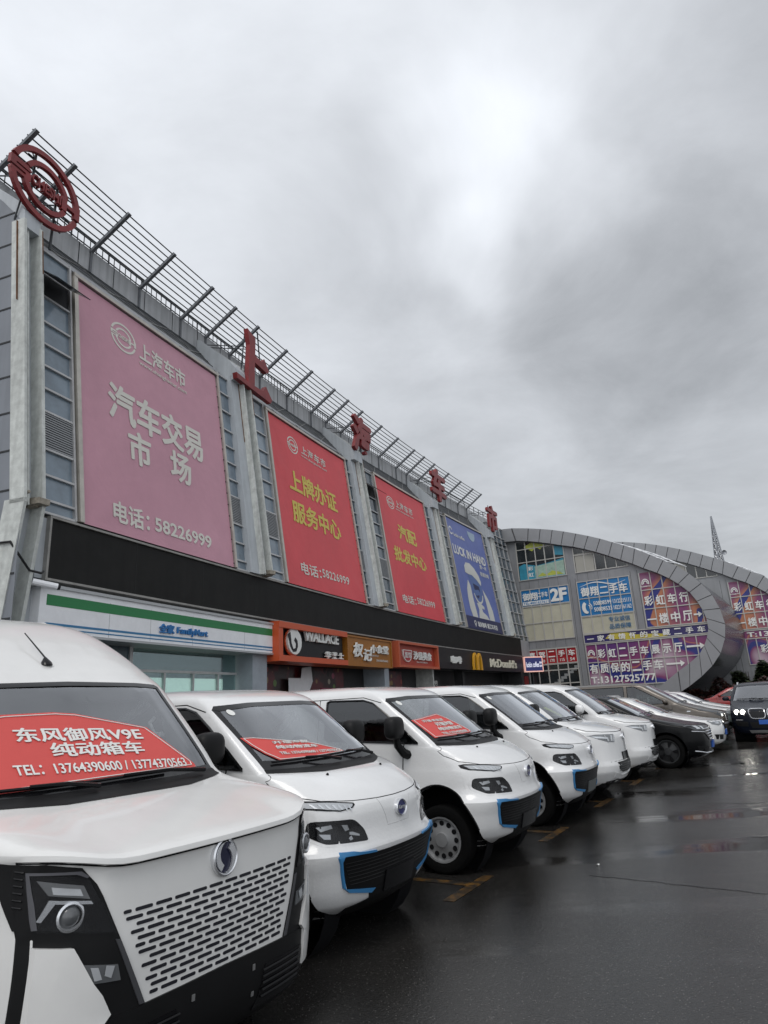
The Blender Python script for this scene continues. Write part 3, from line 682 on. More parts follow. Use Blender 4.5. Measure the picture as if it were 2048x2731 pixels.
RBOT = [(-2.6, 12.75), (-.1, 12.6), (.77, 12.43), (1.58, 12.22), (2.4, 11.98), (3.14, 11.74), (3.96, 11.5), (4.7, 11.21), (5.47, 10.88), (6.27, 10.48), (7.01, 10.09), (7.73, 9.71), (8.35, 9.32), (9.15, 8.89), (9.82, 8.42), (10.3, 8.01), (10.87, 7.39), (11.2, 6.78), (11.43, 6.18), (11.55, 5.66), (11.55, 5.01), (11.37, 4.47), (11.15, 4.04), (10.79, 3.52), (10.14, 3.03), (9.41, 2.58), (7.9, 1.55), (6.6, .7)]
pclad = mat('showroom_panel', (.27, .275, .285), .4, .25, var=.10, vscale=.9, streak=.12)
ribm = mat('ribbon_panel', (.28, .285, .295), .38, .3, var=.08, vscale=.8)
ribd = mat('panel_joint', (.05, .05, .055), .6)
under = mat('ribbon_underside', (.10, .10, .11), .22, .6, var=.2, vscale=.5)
gl_show = mat('showroom_glass', (.02, .025, .028), .12, 0, var=.5, vscale=.5, spec=.8)
mull = mat('pale_mullion', (.46, .45, .42), .4, .2)
pap = mat('papered_pane', (.47, .45, .35), .5, var=.12, vscale=1.2)
tealp = mat('teal_film', (.035, .25, .36), .35, var=.4, vscale=.9)
def grid(m, t0, t1, z0, z1, nt_, zsr, d0=.03, d1=.075, w=.035, mi=0):
    for k in range(nt_+1):
        t = t0+(t1-t0)*k/nt_; m.mbox((t-w, z0, d0), (t+w, z1, d1), SP, mi, 99)
    for z in zsr: m.mbox((t0-w, z-w, d0+.002), (t1+w, z+w, d1-.004), SP, mi, 99)
S1 = thing('showroom_building', 'grey showroom whose roof sweeps down into a big curved loop with blue window signs', 'building', SO, -SA)
m = MB()
wallp = [(-2.6, 0), (-2.6, 12.8)]+[((a[0]+c[0])/2, (a[1]+c[1])/2) for a, c in zip(RTOP[1:], RBOT[1:])]
m.prism(wallp, -10, 0, SP); m.build('wall', pclad, S1)
m = MB()                                                              # cladding joints
for t in (3.35, 3.72, 7.42, 7.85): m.mbox((t-.012, .2, .0), (t+.012, 9.3, .006), SP, step=99)
for z, e in ((9.3, 8.4), (5.05, 3.7), (3.4, -1)):
    for k in range(10): m.mbox((-.3+.7*k, z-.3, 0), (-.285+.7*k, z+.28, .006), SP, step=99)
m.build('joint', ribd, S1)
m = MB(); n = len(RTOP)
def rib(m, d0, d1, sh, mi):
    pass
for i in range(n-1):
    a, c, e, f = RTOP[i], RTOP[i+1], RBOT[i+1], RBOT[i]
    fl = .65*min(1, max(0, (i-9)/8.))                                   # the loop flares out to the back
    m.add([SP(*a, .34), SP(*c, .34), SP(*e, .34), SP(*f, .34)], [(0, 1, 2, 3)], 1)
    g = lambda p, q, u: (p[0]+(q[0]-p[0])*u, p[1]+(q[1]-p[1])*u)
    k1, k2 = g(a, c, .03), g(a, c, .97); k3, k4 = g(f, e, .97), g(f, e, .03)
    m.prism([k1, k2, k3, k4], .345, .37, SP)
    fl2 = .65*min(1, max(0, (i+1-9)/8.))
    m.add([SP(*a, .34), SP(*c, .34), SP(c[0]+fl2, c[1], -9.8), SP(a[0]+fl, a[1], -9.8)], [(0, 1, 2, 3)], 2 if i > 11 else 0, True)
    m.add([SP(*f, .34), SP(*e, .34), SP(*e, -.05), SP(*f, -.05)], [(0, 1, 2, 3)], 0, True)
m.build('roof_ribbon', [ribm, ribd, under], S1)
def window(t0, t1, z0, z1, nt_, zsr, gm, top=None):
    m = MB()
    if top: m.prism(top, .004, .02, SP)
    else: m.mbox((t0, z0, .004), (t1, z1, .02), SP, step=99)
    w = m.build('window', gm, S1)
    m = MB()
    if top:
        for k in range(nt_+1):
            t = t0+(t1-t0)*k/nt_; zt = np.interp(t, [p[0] for p in top[2:]][::-1], [p[1] for p in top[2:]][::-1])
            if zt > z0+.05: m.mbox((t-.035, z0, .02), (t+.035, zt, .07), SP, step=99)
        for z in zsr: 
            tt = [t for t in np.linspace(t0, t1, 40) if np.interp(t, [p[0] for p in top[2:]][::-1], [p[1] for p in top[2:]][::-1]) > z]
            if tt: m.mbox((t0, z-.03, .022), (max(tt), z+.03, .066), SP, step=99)
    else: grid(m, t0, t1, z0, z1, nt_, zsr, .02, .07)
    m.build('frame', mull, w); return w
w1 = window(-.28, 3.18, 9.62, 12.5, 5, (9.65, 10.95, 11.92), gl_show, [(-.28, 9.62), (3.18, 9.62), (3.18, 11.74), (2.4, 11.95), (1.58, 12.18), (.77, 12.4), (-.28, 12.5)])
m = MB(); m.prism([(-.2, 9.68), (3.1, 9.68), (3.1, 10.9), (2.3, 10.75), (1.1, 10.6), (.2, 10.85), (-.2, 10.7)], .022, .03, SP); m.prism([(.95, 9.72), (3.1, 9.72), (3.1, 10.75), (.95, 10.55)], .031, .034, SP, 1)
m.prism([(1.1, 9.8), (1.5, 10.05), (1.75, 9.85), (2.2, 10.1), (2.7, 9.95), (3.0, 9.75)], .035, .037, SP, 2)
m.prism([(.3, 12.1), (.9, 12.36), (1.9, 12.06), (1.5, 11.75), (1.2, 11.95), (.9, 11.7)], .022, .027, SP, 2); m.prism([(2.5, 11.2), (3.12, 11.1), (3.12, 11.7), (2.5, 11.88)], .022, .027, SP)
put_text(m, '彩', .45, .85, 10.3, 10.6, SP, d=.04, bold=.02, mi=3); put_text(m, '虹', .45, .85, 9.85, 10.15, SP, d=.04, bold=.02, mi=3)
m.build('window_film', [tealp, mat('pale_green_film', (.33, .46, .38), .35, var=.3), mat('yellow_green_film', (.42, .46, .07), .35, var=.3), letter_w], w1)
window(3.83, 7.33, 9.66, 11.5, 5, (9.68, 10.9), gl_show, [(3.83, 9.66), (7.33, 9.66), (7.33, 9.82), (6.27, 10.42), (5.47, 10.82), (4.7, 11.15), (3.83, 11.46)])
m = MB(); m.mbox((3.9, 9.7, .021), (5.15, 11.0, .026), SP, step=99); m.build('window_film', mat('beige_blind', (.36, .35, .31), .6), S1)
window(-.28, 3.18, 5.28, 7.72, 5, (5.3, 6.5, 7.7), pap)
window(3.8, 7.27, 5.42, 6.6, 5, (5.44, 6.58), pap)
w5 = window(-.28, 3.18, .3, 4.68, 5, (.4, 2.3, 3.2, 3.6, 4.66), gl_show)
m = MB()
for k in range(9): m.mbox((.9+.25*k, 1.9+.17*k, .021), (1.3+.25*k, 2.07+.17*k, .03), SP, step=99)
m.build('stair_edge', mat('stair_grey', (.22, .23, .23), .6), w5)
def zhloop(z):                                                         # inner edge of the loop at height z
    p = sorted([(q[1], q[0]) for q in RBOT[11:]]); return float(np.interp(z, [a for a, _ in p], [b for _, b in p]))
# glazed barrel roof behind the ribbon
m = MB()
for k in range(10):
    t = 5.0+.5*k
    m.tube([SP(t+.2*j, np.interp(t, [p[0] for p in RTOP[:16]], [p[1] for p in RTOP[:16]])+.12*math.sin(j*.5)+.05, -.8-.8*j) for j in range(6)], .035, 5)
for j in (1, 3, 5): m.tube([SP(5.0+.5*k+.2*j, np.interp(5.0+.5*k, [p[0] for p in RTOP[:16]], [p[1] for p in RTOP[:16]])+.12*math.sin(j*.5)+.05, -.8-.8*j) for k in range(10)], .035, 5)
m.build('roof_glazing_bars', white_s, S1)
# ---- signs on the showroom windows
film = lambda n, c: mat(n, c, .35, var=.12, vscale=.6)
blue_f = film('blue_film', (.012, .17, .42))
def wsign(label, t0, t1, z0, z1, cols, rows, m_, grp='window signs on the showroom front'):
    g = thing('window_sign', label, 'sign', SP((t0+t1)/2, z0, .02), -SA, grp)
    q = MB(); q.mbox((t0, z0, .022), (t1, z1, .03), SP, step=99); q.build('sign_film', m_, g)
    q = MB(); grid(q, t0, t1, z0, z1, cols, rows, .03, .08, .028); q.build('frame', mull, g)
    return g
g = wsign('small blue window sign with large white 2F', -.28, 3.18, 7.72, 8.95, 5, (7.74, 8.93), blue_f)
q = MB(); put_text(q, '2F', 1.85, 3.05, 7.88, 8.8, SP, d=.085, bold=.05); put_text(q, '御翔', -.18, .95, 8.15, 8.72, SP, d=.085, bold=.03); put_text(q, '二手车', .98, 1.68, 8.28, 8.66, SP, d=.085, bold=.03); q.build('lettering', letter_w, g)
q = MB(); q.mbox((-.2, 7.82, .084), (1.72, 8.08, .087), SP, step=99); q.build('white_strip', letter_w, g)
q = MB(); put_text(q, 'TEL:4001627611', -.15, 1.68, 7.86, 8.04, SP, d=.09, bold=.02); q.build('strip_lettering', blue_f, g)
g = wsign('larger blue window sign with a white wave and a telephone symbol', 3.8, 7.3, 6.6, 9.02, 5, (6.62, 7.82, 9.0), blue_f)
q = MB(); put_text(q, '御翔二手车', 4.0, 7.12, 7.95, 8.62, SP, d=.085, bold=.03, space=1.15)
for a, c, e in ((('50808599'), 4.75, 5.95), (('13122215111'), 6.05, 7.2)): put_text(q, a, c, e, 7.28, 7.56, SP, d=.085, bold=.02)
for a, c, e in ((('50808533'), 4.75, 5.95), (('18221161162'), 6.05, 7.2)): put_text(q, a, c, e, 6.86, 7.14, SP, d=.085, bold=.02)
q.prism([(4.1+.55*math.cos(t)*.55+.16, 7.2+.42*math.sin(t)) for t in np.linspace(2.0, 4.9, 10)]+[(4.22+.4*math.cos(t)*.45+.16, 7.2+.3*math.sin(t)) for t in np.linspace(4.7, 2.2, 10)], .085, .09, SP)
ring(q, 4.32, 7.2, .2, .2, .05, -30, 60, SP, .085, .09, 8); ring(q, 4.32, 7.2, .33, .33, .05, -30, 60, SP, .085, .09, 8)
wv = [(3.95+3.1*u, 8.76+.13*math.sin(2*math.pi*u*1.15-.9)) for u in np.linspace(0, 1, 24)]
for k in range(23): q.prism([wv[k], wv[k+1], (wv[k+1][0], wv[k+1][1]-.06*math.sin(math.pi*(k+1)/24)-.012), (wv[k][0], wv[k][1]-.06*math.sin(math.pi*k/24)-.012)], .085, .088, SP)
q.build('lettering', letter_w, g)
g = thing('window_sign', 'two short lines of blue characters on papered panes under the larger blue sign', 'sign', SP(6.2, 5.6, .03), -SA, 'window signs on the showroom front')
q = MB(); put_text(q, '专业诚信', 5.6, 7.0, 6.08, 6.42, SP, d=.075, bold=.02); put_text(q, '品质保障', 5.6, 7.0, 5.6, 5.94, SP, d=.075, bold=.02); q.build('lettering', mat('letter_steel_blue', (.04, .13, .25), .5), g)
g = wsign('red window sign partly hidden behind the lit coffee sign', -.28, 3.18, 3.62, 4.66, 5, (3.64, 4.64), film('red_film', (.36, .014, .02)))
q = MB()
for k, (ch, nn) in enumerate((('喜', '128'), ('驾', '158'), ('二', '170'), ('手', '115'), ('车', '54'))):
    t = -.28+.692*k+.12; put_text(q, ch, t, t+.46, 4.08, 4.5, SP, d=.085, bold=.025); put_text(q, nn, t+.08, t+.4, 3.76, 3.96, SP, d=.085, bold=.02)
q.build('lettering', letter_w, g)

# purple rainbow film: flat printed shapes of colour on the sheet
PUR = [mat('purple_print', (.085, .03, .12), .35, var=.15), mat('plum_print', (.17, .04, .10), .35, var=.15), mat('orange_print', (.42, .17, .09), .35, var=.15),
       mat('navy_blue_print', (.018, .024, .13), .35, var=.15), mat('violet_print', (.05, .035, .17), .35, var=.15), mat('sky_print', (.10, .25, .40), .35, var=.15), mat('yellow_print', (.52, .43, .05), .4, var=.15)]
def rainbow_film(name, stops, ang, off, scale):
    m = bpy.data.materials.new(name); m.use_nodes = True; t = m.node_tree; b = t.nodes['Principled BSDF']; b.inputs['Roughness'].default_value = .35
    co = t.nodes.new('ShaderNodeTexCoord'); mp = t.nodes.new('ShaderNodeMapping'); mp.inputs['Location'].default_value = off; mp.inputs['Rotation'].default_value = (0, R(ang), 0); mp.inputs['Scale'].default_value = (scale,)*3
    wv = t.nodes.new('ShaderNodeTexNoise'); wv.inputs['Scale'].default_value = .32; wv.inputs['Detail'].default_value = 0; wv.inputs['Distortion'].default_value = .6
    t.links.new(co.outputs['Object'], mp.inputs[0]); t.links.new(mp.outputs[0], wv.inputs[0])
    rp = t.nodes.new('ShaderNodeValToRGB'); c = rp.color_ramp
    for p, q in stops: e = c.elements.new(p); e.color = (*q, 1)
    c.elements.remove(c.elements[0]); c.elements.remove(c.elements[-1])
    t.links.new(wv.outputs[0], rp.inputs[0]); t.links.new(rp.outputs[0], b.inputs['Base Color']); return m
PU, PL, ORG, NV, SK = (.10, .028, .16), (.20, .038, .13), (.44, .17, .085), (.018, .026, .19), (.12, .26, .38)
rf1 = rainbow_film('rainbow_film', [(0, PU), (.28, PL), (.42, ORG), (.46, ORG), (.465, NV), (.6, NV), (.605, ORG), (.72, PL), (1, PU)], 35, (1.3, 0, 5.1), 1.25)
rf2 = rainbow_film('rainbow_film_low', [(0, NV), (.30, PU), (.40, PL), (.465, PL), (.47, ORG), (.50, PL), (.505, PU), (.56, PU), (.565, NV), (.66, NV), (.70, PL), (1, PU)], 20, (4.3, 0, 1.6), 1.1)
def clip_loop(t0, z0, z1, tmax=99, nz=26):
    """outline between t0 and the inner edge of the loop"""
    zz_ = np.linspace(z0, z1, nz)
    return [(t0, z0)]+[(min(tmax, zhloop(z)-.02), z) for z in zz_]+[(t0, z1)]
def rsign(label, poly, m_, cols, rows, S0, extra):
    g = thing('window_sign', label, 'sign', SP(poly[0][0], poly[0][1], .02), -SA, 'purple rainbow window signs')
    q = MB(); q.prism(poly, .022, .03, SP); q.build('sign_film', m_, g)
    ts = [p[0] for p in poly]; zs_ = [p[1] for p in poly]; z0, z1 = min(zs_), max(zs_); t0 = min(ts)
    q = MB()
    for t in cols:
        ok = [z for z in np.linspace(z0, z1, 80) if zhloop(z) > t]
        if ok: q.mbox((t-.03, min(ok), .03), (t+.03, max(ok), .08), SP, step=99)
    for z in rows: q.mbox((t0, z-.03, .032), (zhloop(z), z+.03, .077), SP, step=99)
    q.build('frame', mull, g); q = MB(); extra(q); q.build('lettering', letter_w, g); return g
def arrow(q, t0, t1, z, h): 
    q.prism([(t0, z-h*.28), (t1-h*1.3, z-h*.28), (t1-h*1.3, z-h), (t1, z), (t1-h*1.3, z+h), (t1-h*1.3, z+h*.28), (t0, z+h*.28)], .085, .09, SP)
def spread(q, txt, t0, dt, w, z0, z1, bold=.03):
    for k, ch in enumerate(txt): put_text(q, ch, t0+dt*k, t0+dt*k+w, z0+(z1-z0)*(.42 if ch in '一' else 0), z0+(z1-z0)*(.56 if ch in '一' else 1), SP, d=.085, bold=bold)
def badge(q, t, z, s=1.):
    for r_ in (.24, .15): ring(q, t, z, r_*s, r_*1.25*s, .06*s, -20, 200, SP, .085, .088, 12)
    put_text(q, 'RAINBOW', t-.3*s, t+.32*s, z-.26*s, z-.16*s, SP, d=.085, bold=.02)
def top_text(q):
    badge(q, 8.28, 8.35); spread(q, '彩虹车行', 8.05, .71, .52, 6.85, 7.5); spread(q, '一楼中厅', 8.05, .72, .56, 5.65, 6.3); arrow(q, 10.85, 11.35, 6.0, .18)
top_poly = [(7.93, 5.45)]+[(min(zhloop(z)-.02, 99), z) for z in np.linspace(5.45, 8.95, 22)]+[(8.62, 9.08), (7.93, 9.06)]
P1 = rsign('upper purple and orange window sign inside the loop of the nearer showroom', top_poly, rf1, [7.95, 8.62, 9.31, 10.0, 10.7, 11.4], (5.47, 6.66, 7.9), S1, top_text)
def mid_text(q): spread(q, '一家有情怀的宝藏二手车', 4.0, .69, .46, 4.87, 5.26, .025)
P2 = rsign('narrow purple and yellow strip sign across the nearer showroom', clip_loop(3.8, 4.78, 5.38), film('navy_strip_film', (.03, .022, .12)), [3.8], (4.79, 5.37), S1, mid_text)
q = MB(); q.prism([(5.2, 5.0), (5.6, 5.36), (6.6, 5.3), (7.2, 5.1), (8.5, 5.05), (9.3, 4.92), (9.0, 4.82), (6.5, 4.82)], .031, .034, SP); q.build('yellow_patch', PUR[6], P2)
def low_text(q):
    badge(q, 4.15, 4.05); spread(q, '彩虹二手车展示厅', 4.58, .685, .5, 3.76, 4.34); arrow(q, 10.1, 11.15, 4.06, .2)
    spread(q, '有质保的二手车', 3.92, .68, .56, 2.78, 3.4); arrow(q, 8.75, 9.85, 3.08, .2)
    put_text(q, 'T:13127525777', 3.92, 8.0, 2.14, 2.58, SP, d=.085, bold=.03)
low_poly = [(3.8, 1.93)]+[(zhloop(z)-.02, z) for z in np.linspace(1.93, 4.72, 20)]+[(3.8, 4.72)]
P3 = rsign('tall lower purple window sign with a telephone number and arrows', low_poly, rf2, [3.83+.69*k for k in range(12)], (1.96, 3.5, 4.7), S1, low_text)
# the next showroom stands ten metres back and further right
S2 = copy_tree(S1); S2['label'] = 'second grey showroom with a sloping roof ribbon at the right edge'
sh = SX*4.76+SYv*10
S2.location = Vector(S1.location)+sh
q_ = copy_tree(P1); q_.location = Vector(P1.location)+sh; q_['label'] = 'purple and orange window sign on the second showroom at the right edge'
SP2 = lambda t, z, d: SP(t, z, d-10)
g = thing('window_sign', 'purple strip sign and lower panel on the second showroom behind the hedge', 'sign', SP2(13.3, 3.0, .02), -SA, 'purple rainbow window signs')
q = MB(); q.mbox((13.1, 2.9, .022), (19.5, 5.36, .03), SP2, step=99); q.build('sign_film', rf2, g)
q = MB()
for k in range(10): q.mbox((13.1+.69*k, 2.9, .03), (13.16+.69*k, 4.74, .08), SP2, step=99)
for z in (2.9, 4.74, 5.33): q.mbox((13.1, z, .032), (19.5, z+.06, .077), SP2, step=99)
q.build('frame', mull, g)
q = MB(); put_text(q, 'T:13127525777', 13.3, 18.4, 4.88, 5.24, SP2, d=.085, bold=.03); q.build('lettering', letter_w, g)
q = MB()
for k, ch in enumerate('彩虹二手车'): put_text(q, ch, 14.0+.7*k, 14.52+.7*k, 3.7, 4.3, SP2, d=.085, bold=.03)
q.build('lettering', letter_w, g)
# ---- lattice mast far behind
a = Vector((0, 0, 0))
def ray(u, w):
    q = Vector(((u-1024)/1760.816, -(w-1365.5)/1760.816, 1)); return ri*q.x+up*q.y+fw*q.z
def at_depth(u, w, y): d = ray(u, w); return Vector((0, 0, CH))+d*(y/d.y)
top = at_depth(1899, 1377, 95); base = at_depth(1920, 1503, 95)
MA = thing('lattice_mast', 'white tapering lattice mast rising behind the showrooms', 'mast', (base.x, base.y, 0))
m = MB(); zb, zt = base.z-6, top.z; wb = (at_depth(1938, 1503, 95)-at_depth(1906, 1503, 95)).length*.62
steel = mat('galvanised_steel', (.30, .31, .33), .35, .6)
def MP(k, u): 
    r_ = wb*(1-u)**.9+.05; t = 2*math.pi*k/6; return Vector((base.x+r_*math.cos(t), base.y+r_*math.sin(t), zb+(zt-zb)*u))
for k in range(6): m.tube([MP(k, u) for u in np.linspace(0, 1, 8)], .09, 5)
m.build('leg', steel, MA); m = MB(); us = [1-(1-i/13.)**1.05 for i in range(13)]
for i in range(12):
    for k in range(6): m.tube([MP(k, us[i]), MP(k+1, us[i+1])], .05, 4); m.tube([MP(k+1, us[i]), MP(k, us[i+1])], .05, 4); m.tube([MP(k, us[i]), MP(k+1, us[i])], .05, 4)
m.build('bracing', steel, MA)
m = MB(); m.mbox((base.x-.5, base.y-1.8, zb+6.5), (base.x+1.2, base.y-1.2, zb+8.2), lambda *p: Vector(p)); 
m = MB(); dp = at_depth(1930, 1474, 94); m.lathe([(0, 0), (.2, .03), (.34, .12), (.36, .2)], 14, lambda x, y, z: Vector((dp.x+x, dp.y-z, dp.z+y))); m.build('dish', steel, MA)
# ---- hedges in front of the second showroom
def leaves(mb, n, f, size, mi=0):
    for _ in range(n):
        p = f(); a = random.random()*6.28; b_ = random.uniform(-1, 1); s = size*random.uniform(.6, 1.5)
        d = Vector((math.cos(a), math.sin(a), b_*.6)).normalized(); e = d.cross(Vector((random.random()-.5, random.random()-.5, 1))).normalized()
        mb.add([p-d*s, p+e*s*.5, p+d*s, p-e*s*.5], [(0, 1, 2, 3)], random.randrange(3) if mi is None else mi)
leaf = [mat('leaf_dark', (.016, .026, .012), .5), mat('leaf_mid', (.026, .040, .016), .5), mat('leaf_light', (.045, .06, .022), .5)]
leafr = [mat('leaf_red_dark', (.035, .012, .012), .5), mat('leaf_red', (.07, .02, .016), .5), mat('leaf_brown', (.03, .025, .014), .5)]
def hedge(name, label, t0, t1, d0, d1, h, mm, n):
    g = thing(name, label, 'hedge', SP((t0+t1)/2, 0, (d0+d1)/2), -SA)
    q = MB()
    for k in range(14):
        t = random.uniform(t0, t1); d = random.uniform(d0, d1); q.tube([SP(t, 0, d), SP(t+random.uniform(-.3, .3), h*.8, d)], [.05, .02], 5)
    q.build('stem', mat('bark', (.05, .035, .025), .8), g)
    q = MB()
    def f():
        t = random.uniform(t0, t1); hh = h*(.82+.18*math.sin(t*2.3)+.1*math.sin(t*5.1)); return SP(t, hh*random.random()**.6, random.uniform(d0, d1))
    leaves(q, n, f, .14, None); q.build('foliage', mm, g, fixn=False)
hedge('hedge', 'tall dark green hedge at the right edge before the second showroom', 12.1, 19, -6.5, -3.5, 3.0, leaf, 20000)
hedge('hedge', 'low red brown hedge at the foot of the loop', 8.2, 15.5, -2.0, -.4, 1.95, leafr, 5000)
# ================================================================ vehicles
def pchip(xs, ys, x):
    xs = np.asarray(xs, float); ys = np.asarray(ys, float); h = np.diff(xs); d = np.diff(ys)/h
    m = np.zeros(len(xs)); m[0] = d[0]; m[-1] = d[-1]
    for i in range(1, len(xs)-1):
        if d[i-1]*d[i] > 0:
            w1 = 2*h[i]+h[i-1]; w2 = h[i]+2*h[i-1]; m[i] = (w1+w2)/(w1/d[i-1]+w2/d[i])
    i = np.clip(np.searchsorted(xs, x)-1, 0, len(h)-1); t = (x-xs[i])/h[i]
    return (2*t**3-3*t**2+1)*ys[i]+(t**3-2*t**2+t)*h[i]*m[i]+(-2*t**3+3*t**2)*ys[i+1]+(t**3-t**2)*h[i]*m[i+1]
UF = [0, .09, .18, .27, .36, .45, .54, .62, .70, .77, .83, .88, .92, .95, .975, .99, 1.0]
PLAN = ([0, .25, .5, .75, .9, .97, .99, 1.0], [0, -.012, -.045, -.12, -.23, -.35, -.42, -.5])
def shell(rows, n=84, plan=PLAN, rplan=None, nside=22):
    """body skin from level outlines: rows = (z, front x, rear x, half width, front rounding, rear rounding)"""
    A = np.array(rows, float); rplan = rplan or plan
    s = np.concatenate([[0], np.cumsum(np.sqrt((np.diff(A[:, 0])*1.6)**2+np.diff(A[:, 1])**2+np.diff(A[:, 3])**2+(.3*np.diff(A[:, 2]))**2)+1e-4)])
    q = np.unique(np.concatenate([np.linspace(0, s[-1], n), s])); C_ = [pchip(s, A[:, j], q) for j in range(6)]
    dF = np.interp(UF, *plan); dR = np.interp(UF, *rplan)
    verts = []; nc = None
    for z, fx, rx, w, k, kr in zip(*C_):
        half = [(fx+d*k, u*w) for u, d in zip(UF, dF)]; x0 = half[-1][0]; x1 = rx-dR[-1]*kr
        half += [(x0+(x1-x0)*i/nside, w) for i in range(1, nside)]
        half += [(rx-d*kr, u*w) for u, d in list(zip(UF, dR))[::-1]]
        loop = half+[(x, -y) for x, y in half[-2:0:-1]]
        nc = len(loop); verts += [(x, y, z) for x, y in loop]
    nr = len(q); faces = [(i*nc+j, i*nc+(j+1) % nc, (i+1)*nc+(j+1) % nc, (i+1)*nc+j) for i in range(nr-1) for j in range(nc)]
    me = bpy.data.meshes.new('tmp'); me.from_pydata(verts, [], faces+[tuple(range((nr-1)*nc, nr*nc)), tuple(range(nc))[::-1]])
    bm = bmesh.new(); bm.from_mesh(me); bpy.data.meshes.remove(me)
    bmesh.ops.remove_doubles(bm, verts=bm.verts, dist=.0005)
    bmesh.ops.recalc_face_normals(bm, faces=bm.faces)
    return bm
def bvh_of(bm):
    b = bm.copy(); bmesh.ops.triangulate(b, faces=b.faces); t = BVHTree.FromBMesh(b); b.free(); return t
def ccw(p): 
    return p if sum(a[0]*b[1]-b[0]*a[1] for a, b in zip(p, p[1:]+p[:1])) > 0 else p[::-1]
def cut(bm, poly, ax, sel):
    """cut a convex outline (seen along one axis) out of the skin"""
    poly = ccw(list(poly)); i, j = ax
    lo = [min(p[c] for p in poly)-.02 for c in (0, 1)]; hi = [max(p[c] for p in poly)+.02 for c in (0, 1)]
    def near(f):
        if not sel(f): return False
        a = [v.co[i] for v in f.verts]; b = [v.co[j] for v in f.verts]
        return max(a) > lo[0] and min(a) < hi[0] and max(b) > lo[1] and min(b) < hi[1]
    for p, q in zip(poly, poly[1:]+poly[:1]):
        fs = [f for f in bm.faces if near(f)]; g = set(fs)
        for f in fs: g.update(f.edges); g.update(f.verts)
        co = Vector((0, 0, 0)); co[i], co[j] = p; no = Vector((0, 0, 0)); no[i], no[j] = q[1]-p[1], -(q[0]-p[0])
        bmesh.ops.bisect_plane(bm, geom=list(g), dist=1e-5, plane_co=co, plane_no=no)
    def inside(c):
        return all((q[0]-p[0])*(c[j]-p[1])-(q[1]-p[1])*(c[i]-p[0]) > -1e-6 for p, q in zip(poly, poly[1:]+poly[:1]))
    dl = [f for f in bm.faces if near(f) and inside(f.calc_center_median())]
    bmesh.ops.delete(bm, geom=dl, context='FACES')
def cast(bvh, a, b, axis, side=1):
    if axis == 'x': o = Vector((9*side, a, b)); d = Vector((-side, 0, 0))
    elif axis == 'y': o = Vector((a, 4*side, b)); d = Vector((0, -side, 0))
    else: o = Vector((a, b, 5)); d = Vector((0, 0, -1))
    h = bvh.ray_cast(o, d)
    if h[0] is None:
        p = Vector(o); p[{'x': 0, 'y': 1, 'z': 2}[axis]] = 0; h = bvh.find_nearest(p)
    return h[0], h[1]
def patch_mesh(polys, bvh, axis, side=1, off=.004, thick=.012, step=.08, sink=0):
    """thin shaped piece lying on the skin; outlines are (y, z) from the front or (x, z) from the side"""
    bm = bmesh.new()
    for poly in polys:
        mk = {'x': lambda p: (0, p[0], p[1]), 'y': lambda p: (p[0], 0, p[1]), 'z': lambda p: (p[0], p[1], 0)}[axis]
        f = bm.faces.new([bm.verts.new(mk(p)) for p in poly])
    bm.normal_update(); bmesh.ops.triangulate(bm, faces=bm.faces)
    ia, ib = {'x': (1, 2), 'y': (0, 2), 'z': (0, 1)}[axis]
    for c in (ia, ib):
        v = [q.co[c] for q in bm.verts]; no = Vector((0, 0, 0)); no[c] = 1
        for t in np.arange(math.floor(min(v)/step)*step+step, max(v), step):
            co = Vector((0, 0, 0)); co[c] = t
            bmesh.ops.bisect_plane(bm, geom=list(bm.verts)+list(bm.edges)+list(bm.faces), dist=1e-5, plane_co=co, plane_no=no)
    for q in bm.verts:
        h, nn = cast(bvh, q.co[ia], q.co[ib], axis, side); q.co = h+nn*off
    ax = Vector((0, 0, 0)); ax[{'x': 0, 'y': 1, 'z': 2}[axis]] = side if axis != 'z' else 1
    bmesh.ops.recalc_face_normals(bm, faces=bm.faces)
    for f in bm.faces:
        if f.normal.dot(ax) < 0: f.normal_flip()
    if thick:
        be = [e for e in bm.edges if e.is_boundary]
        r_ = bmesh.ops.extrude_edge_only(bm, edges=be); nv = [g for g in r_['geom'] if isinstance(g, bmesh.types.BMVert)]
        for q in nv: q.co -= ax*thick
    for f in bm.faces: f.smooth = True
    return bm
def finish(bm, name, mats, parent, sharp=30):
    me = bpy.data.meshes.new(name); bm.to_mesh(me); bm.free()
    for m in (mats if isinstance(mats, (list, tuple)) else [mats]): me.materials.append(m)
    me.set_sharp_from_angle(angle=R(sharp)); return link(name, me, parent)
def rounded(poly, r=.25, n=3):
    """round the corners of a convex outline (r as a share of the shorter side)"""
    out = []; k = len(poly)
    for i in range(k):
        p0, p1, p2 = Vector(poly[i-1]), Vector(poly[i]), Vector(poly[(i+1) % k])
        l = min((p0-p1).length, (p2-p1).length)*r; a = p1+(p0-p1).normalized()*l; b = p1+(p2-p1).normalized()*l
        for t in np.linspace(0, 1, n+1): out.append(tuple((1-t)**2*a+2*t*(1-t)*p1+t*t*b))
    return out
mir = lambda p: [(-a, b) for a, b in p][::-1]
paint_w = mat('white_car_paint', (.76, .76, .755), .25, var=.05, vscale=2.2, coat=.7, bump=.05, bscale=45)
seam_m = mat('panel_gap', (.008, .008, .009), .9, spec=.1)
plast = mat('black_plastic', (.007, .007, .0075), .5, var=.2, vscale=5, spec=.25)
gloss_b = mat('gloss_black_trim', (.005, .005, .006), .15, spec=.3)
rubber = mat('tyre_rubber', (.0045, .0045, .0045), .9, spec=.1, var=.3, vscale=7)
rimm = mat('steel_rim', (.33, .335, .34), .4, .5, var=.15)
chrome = mat('chrome', (.75, .76, .78), .22, .75)
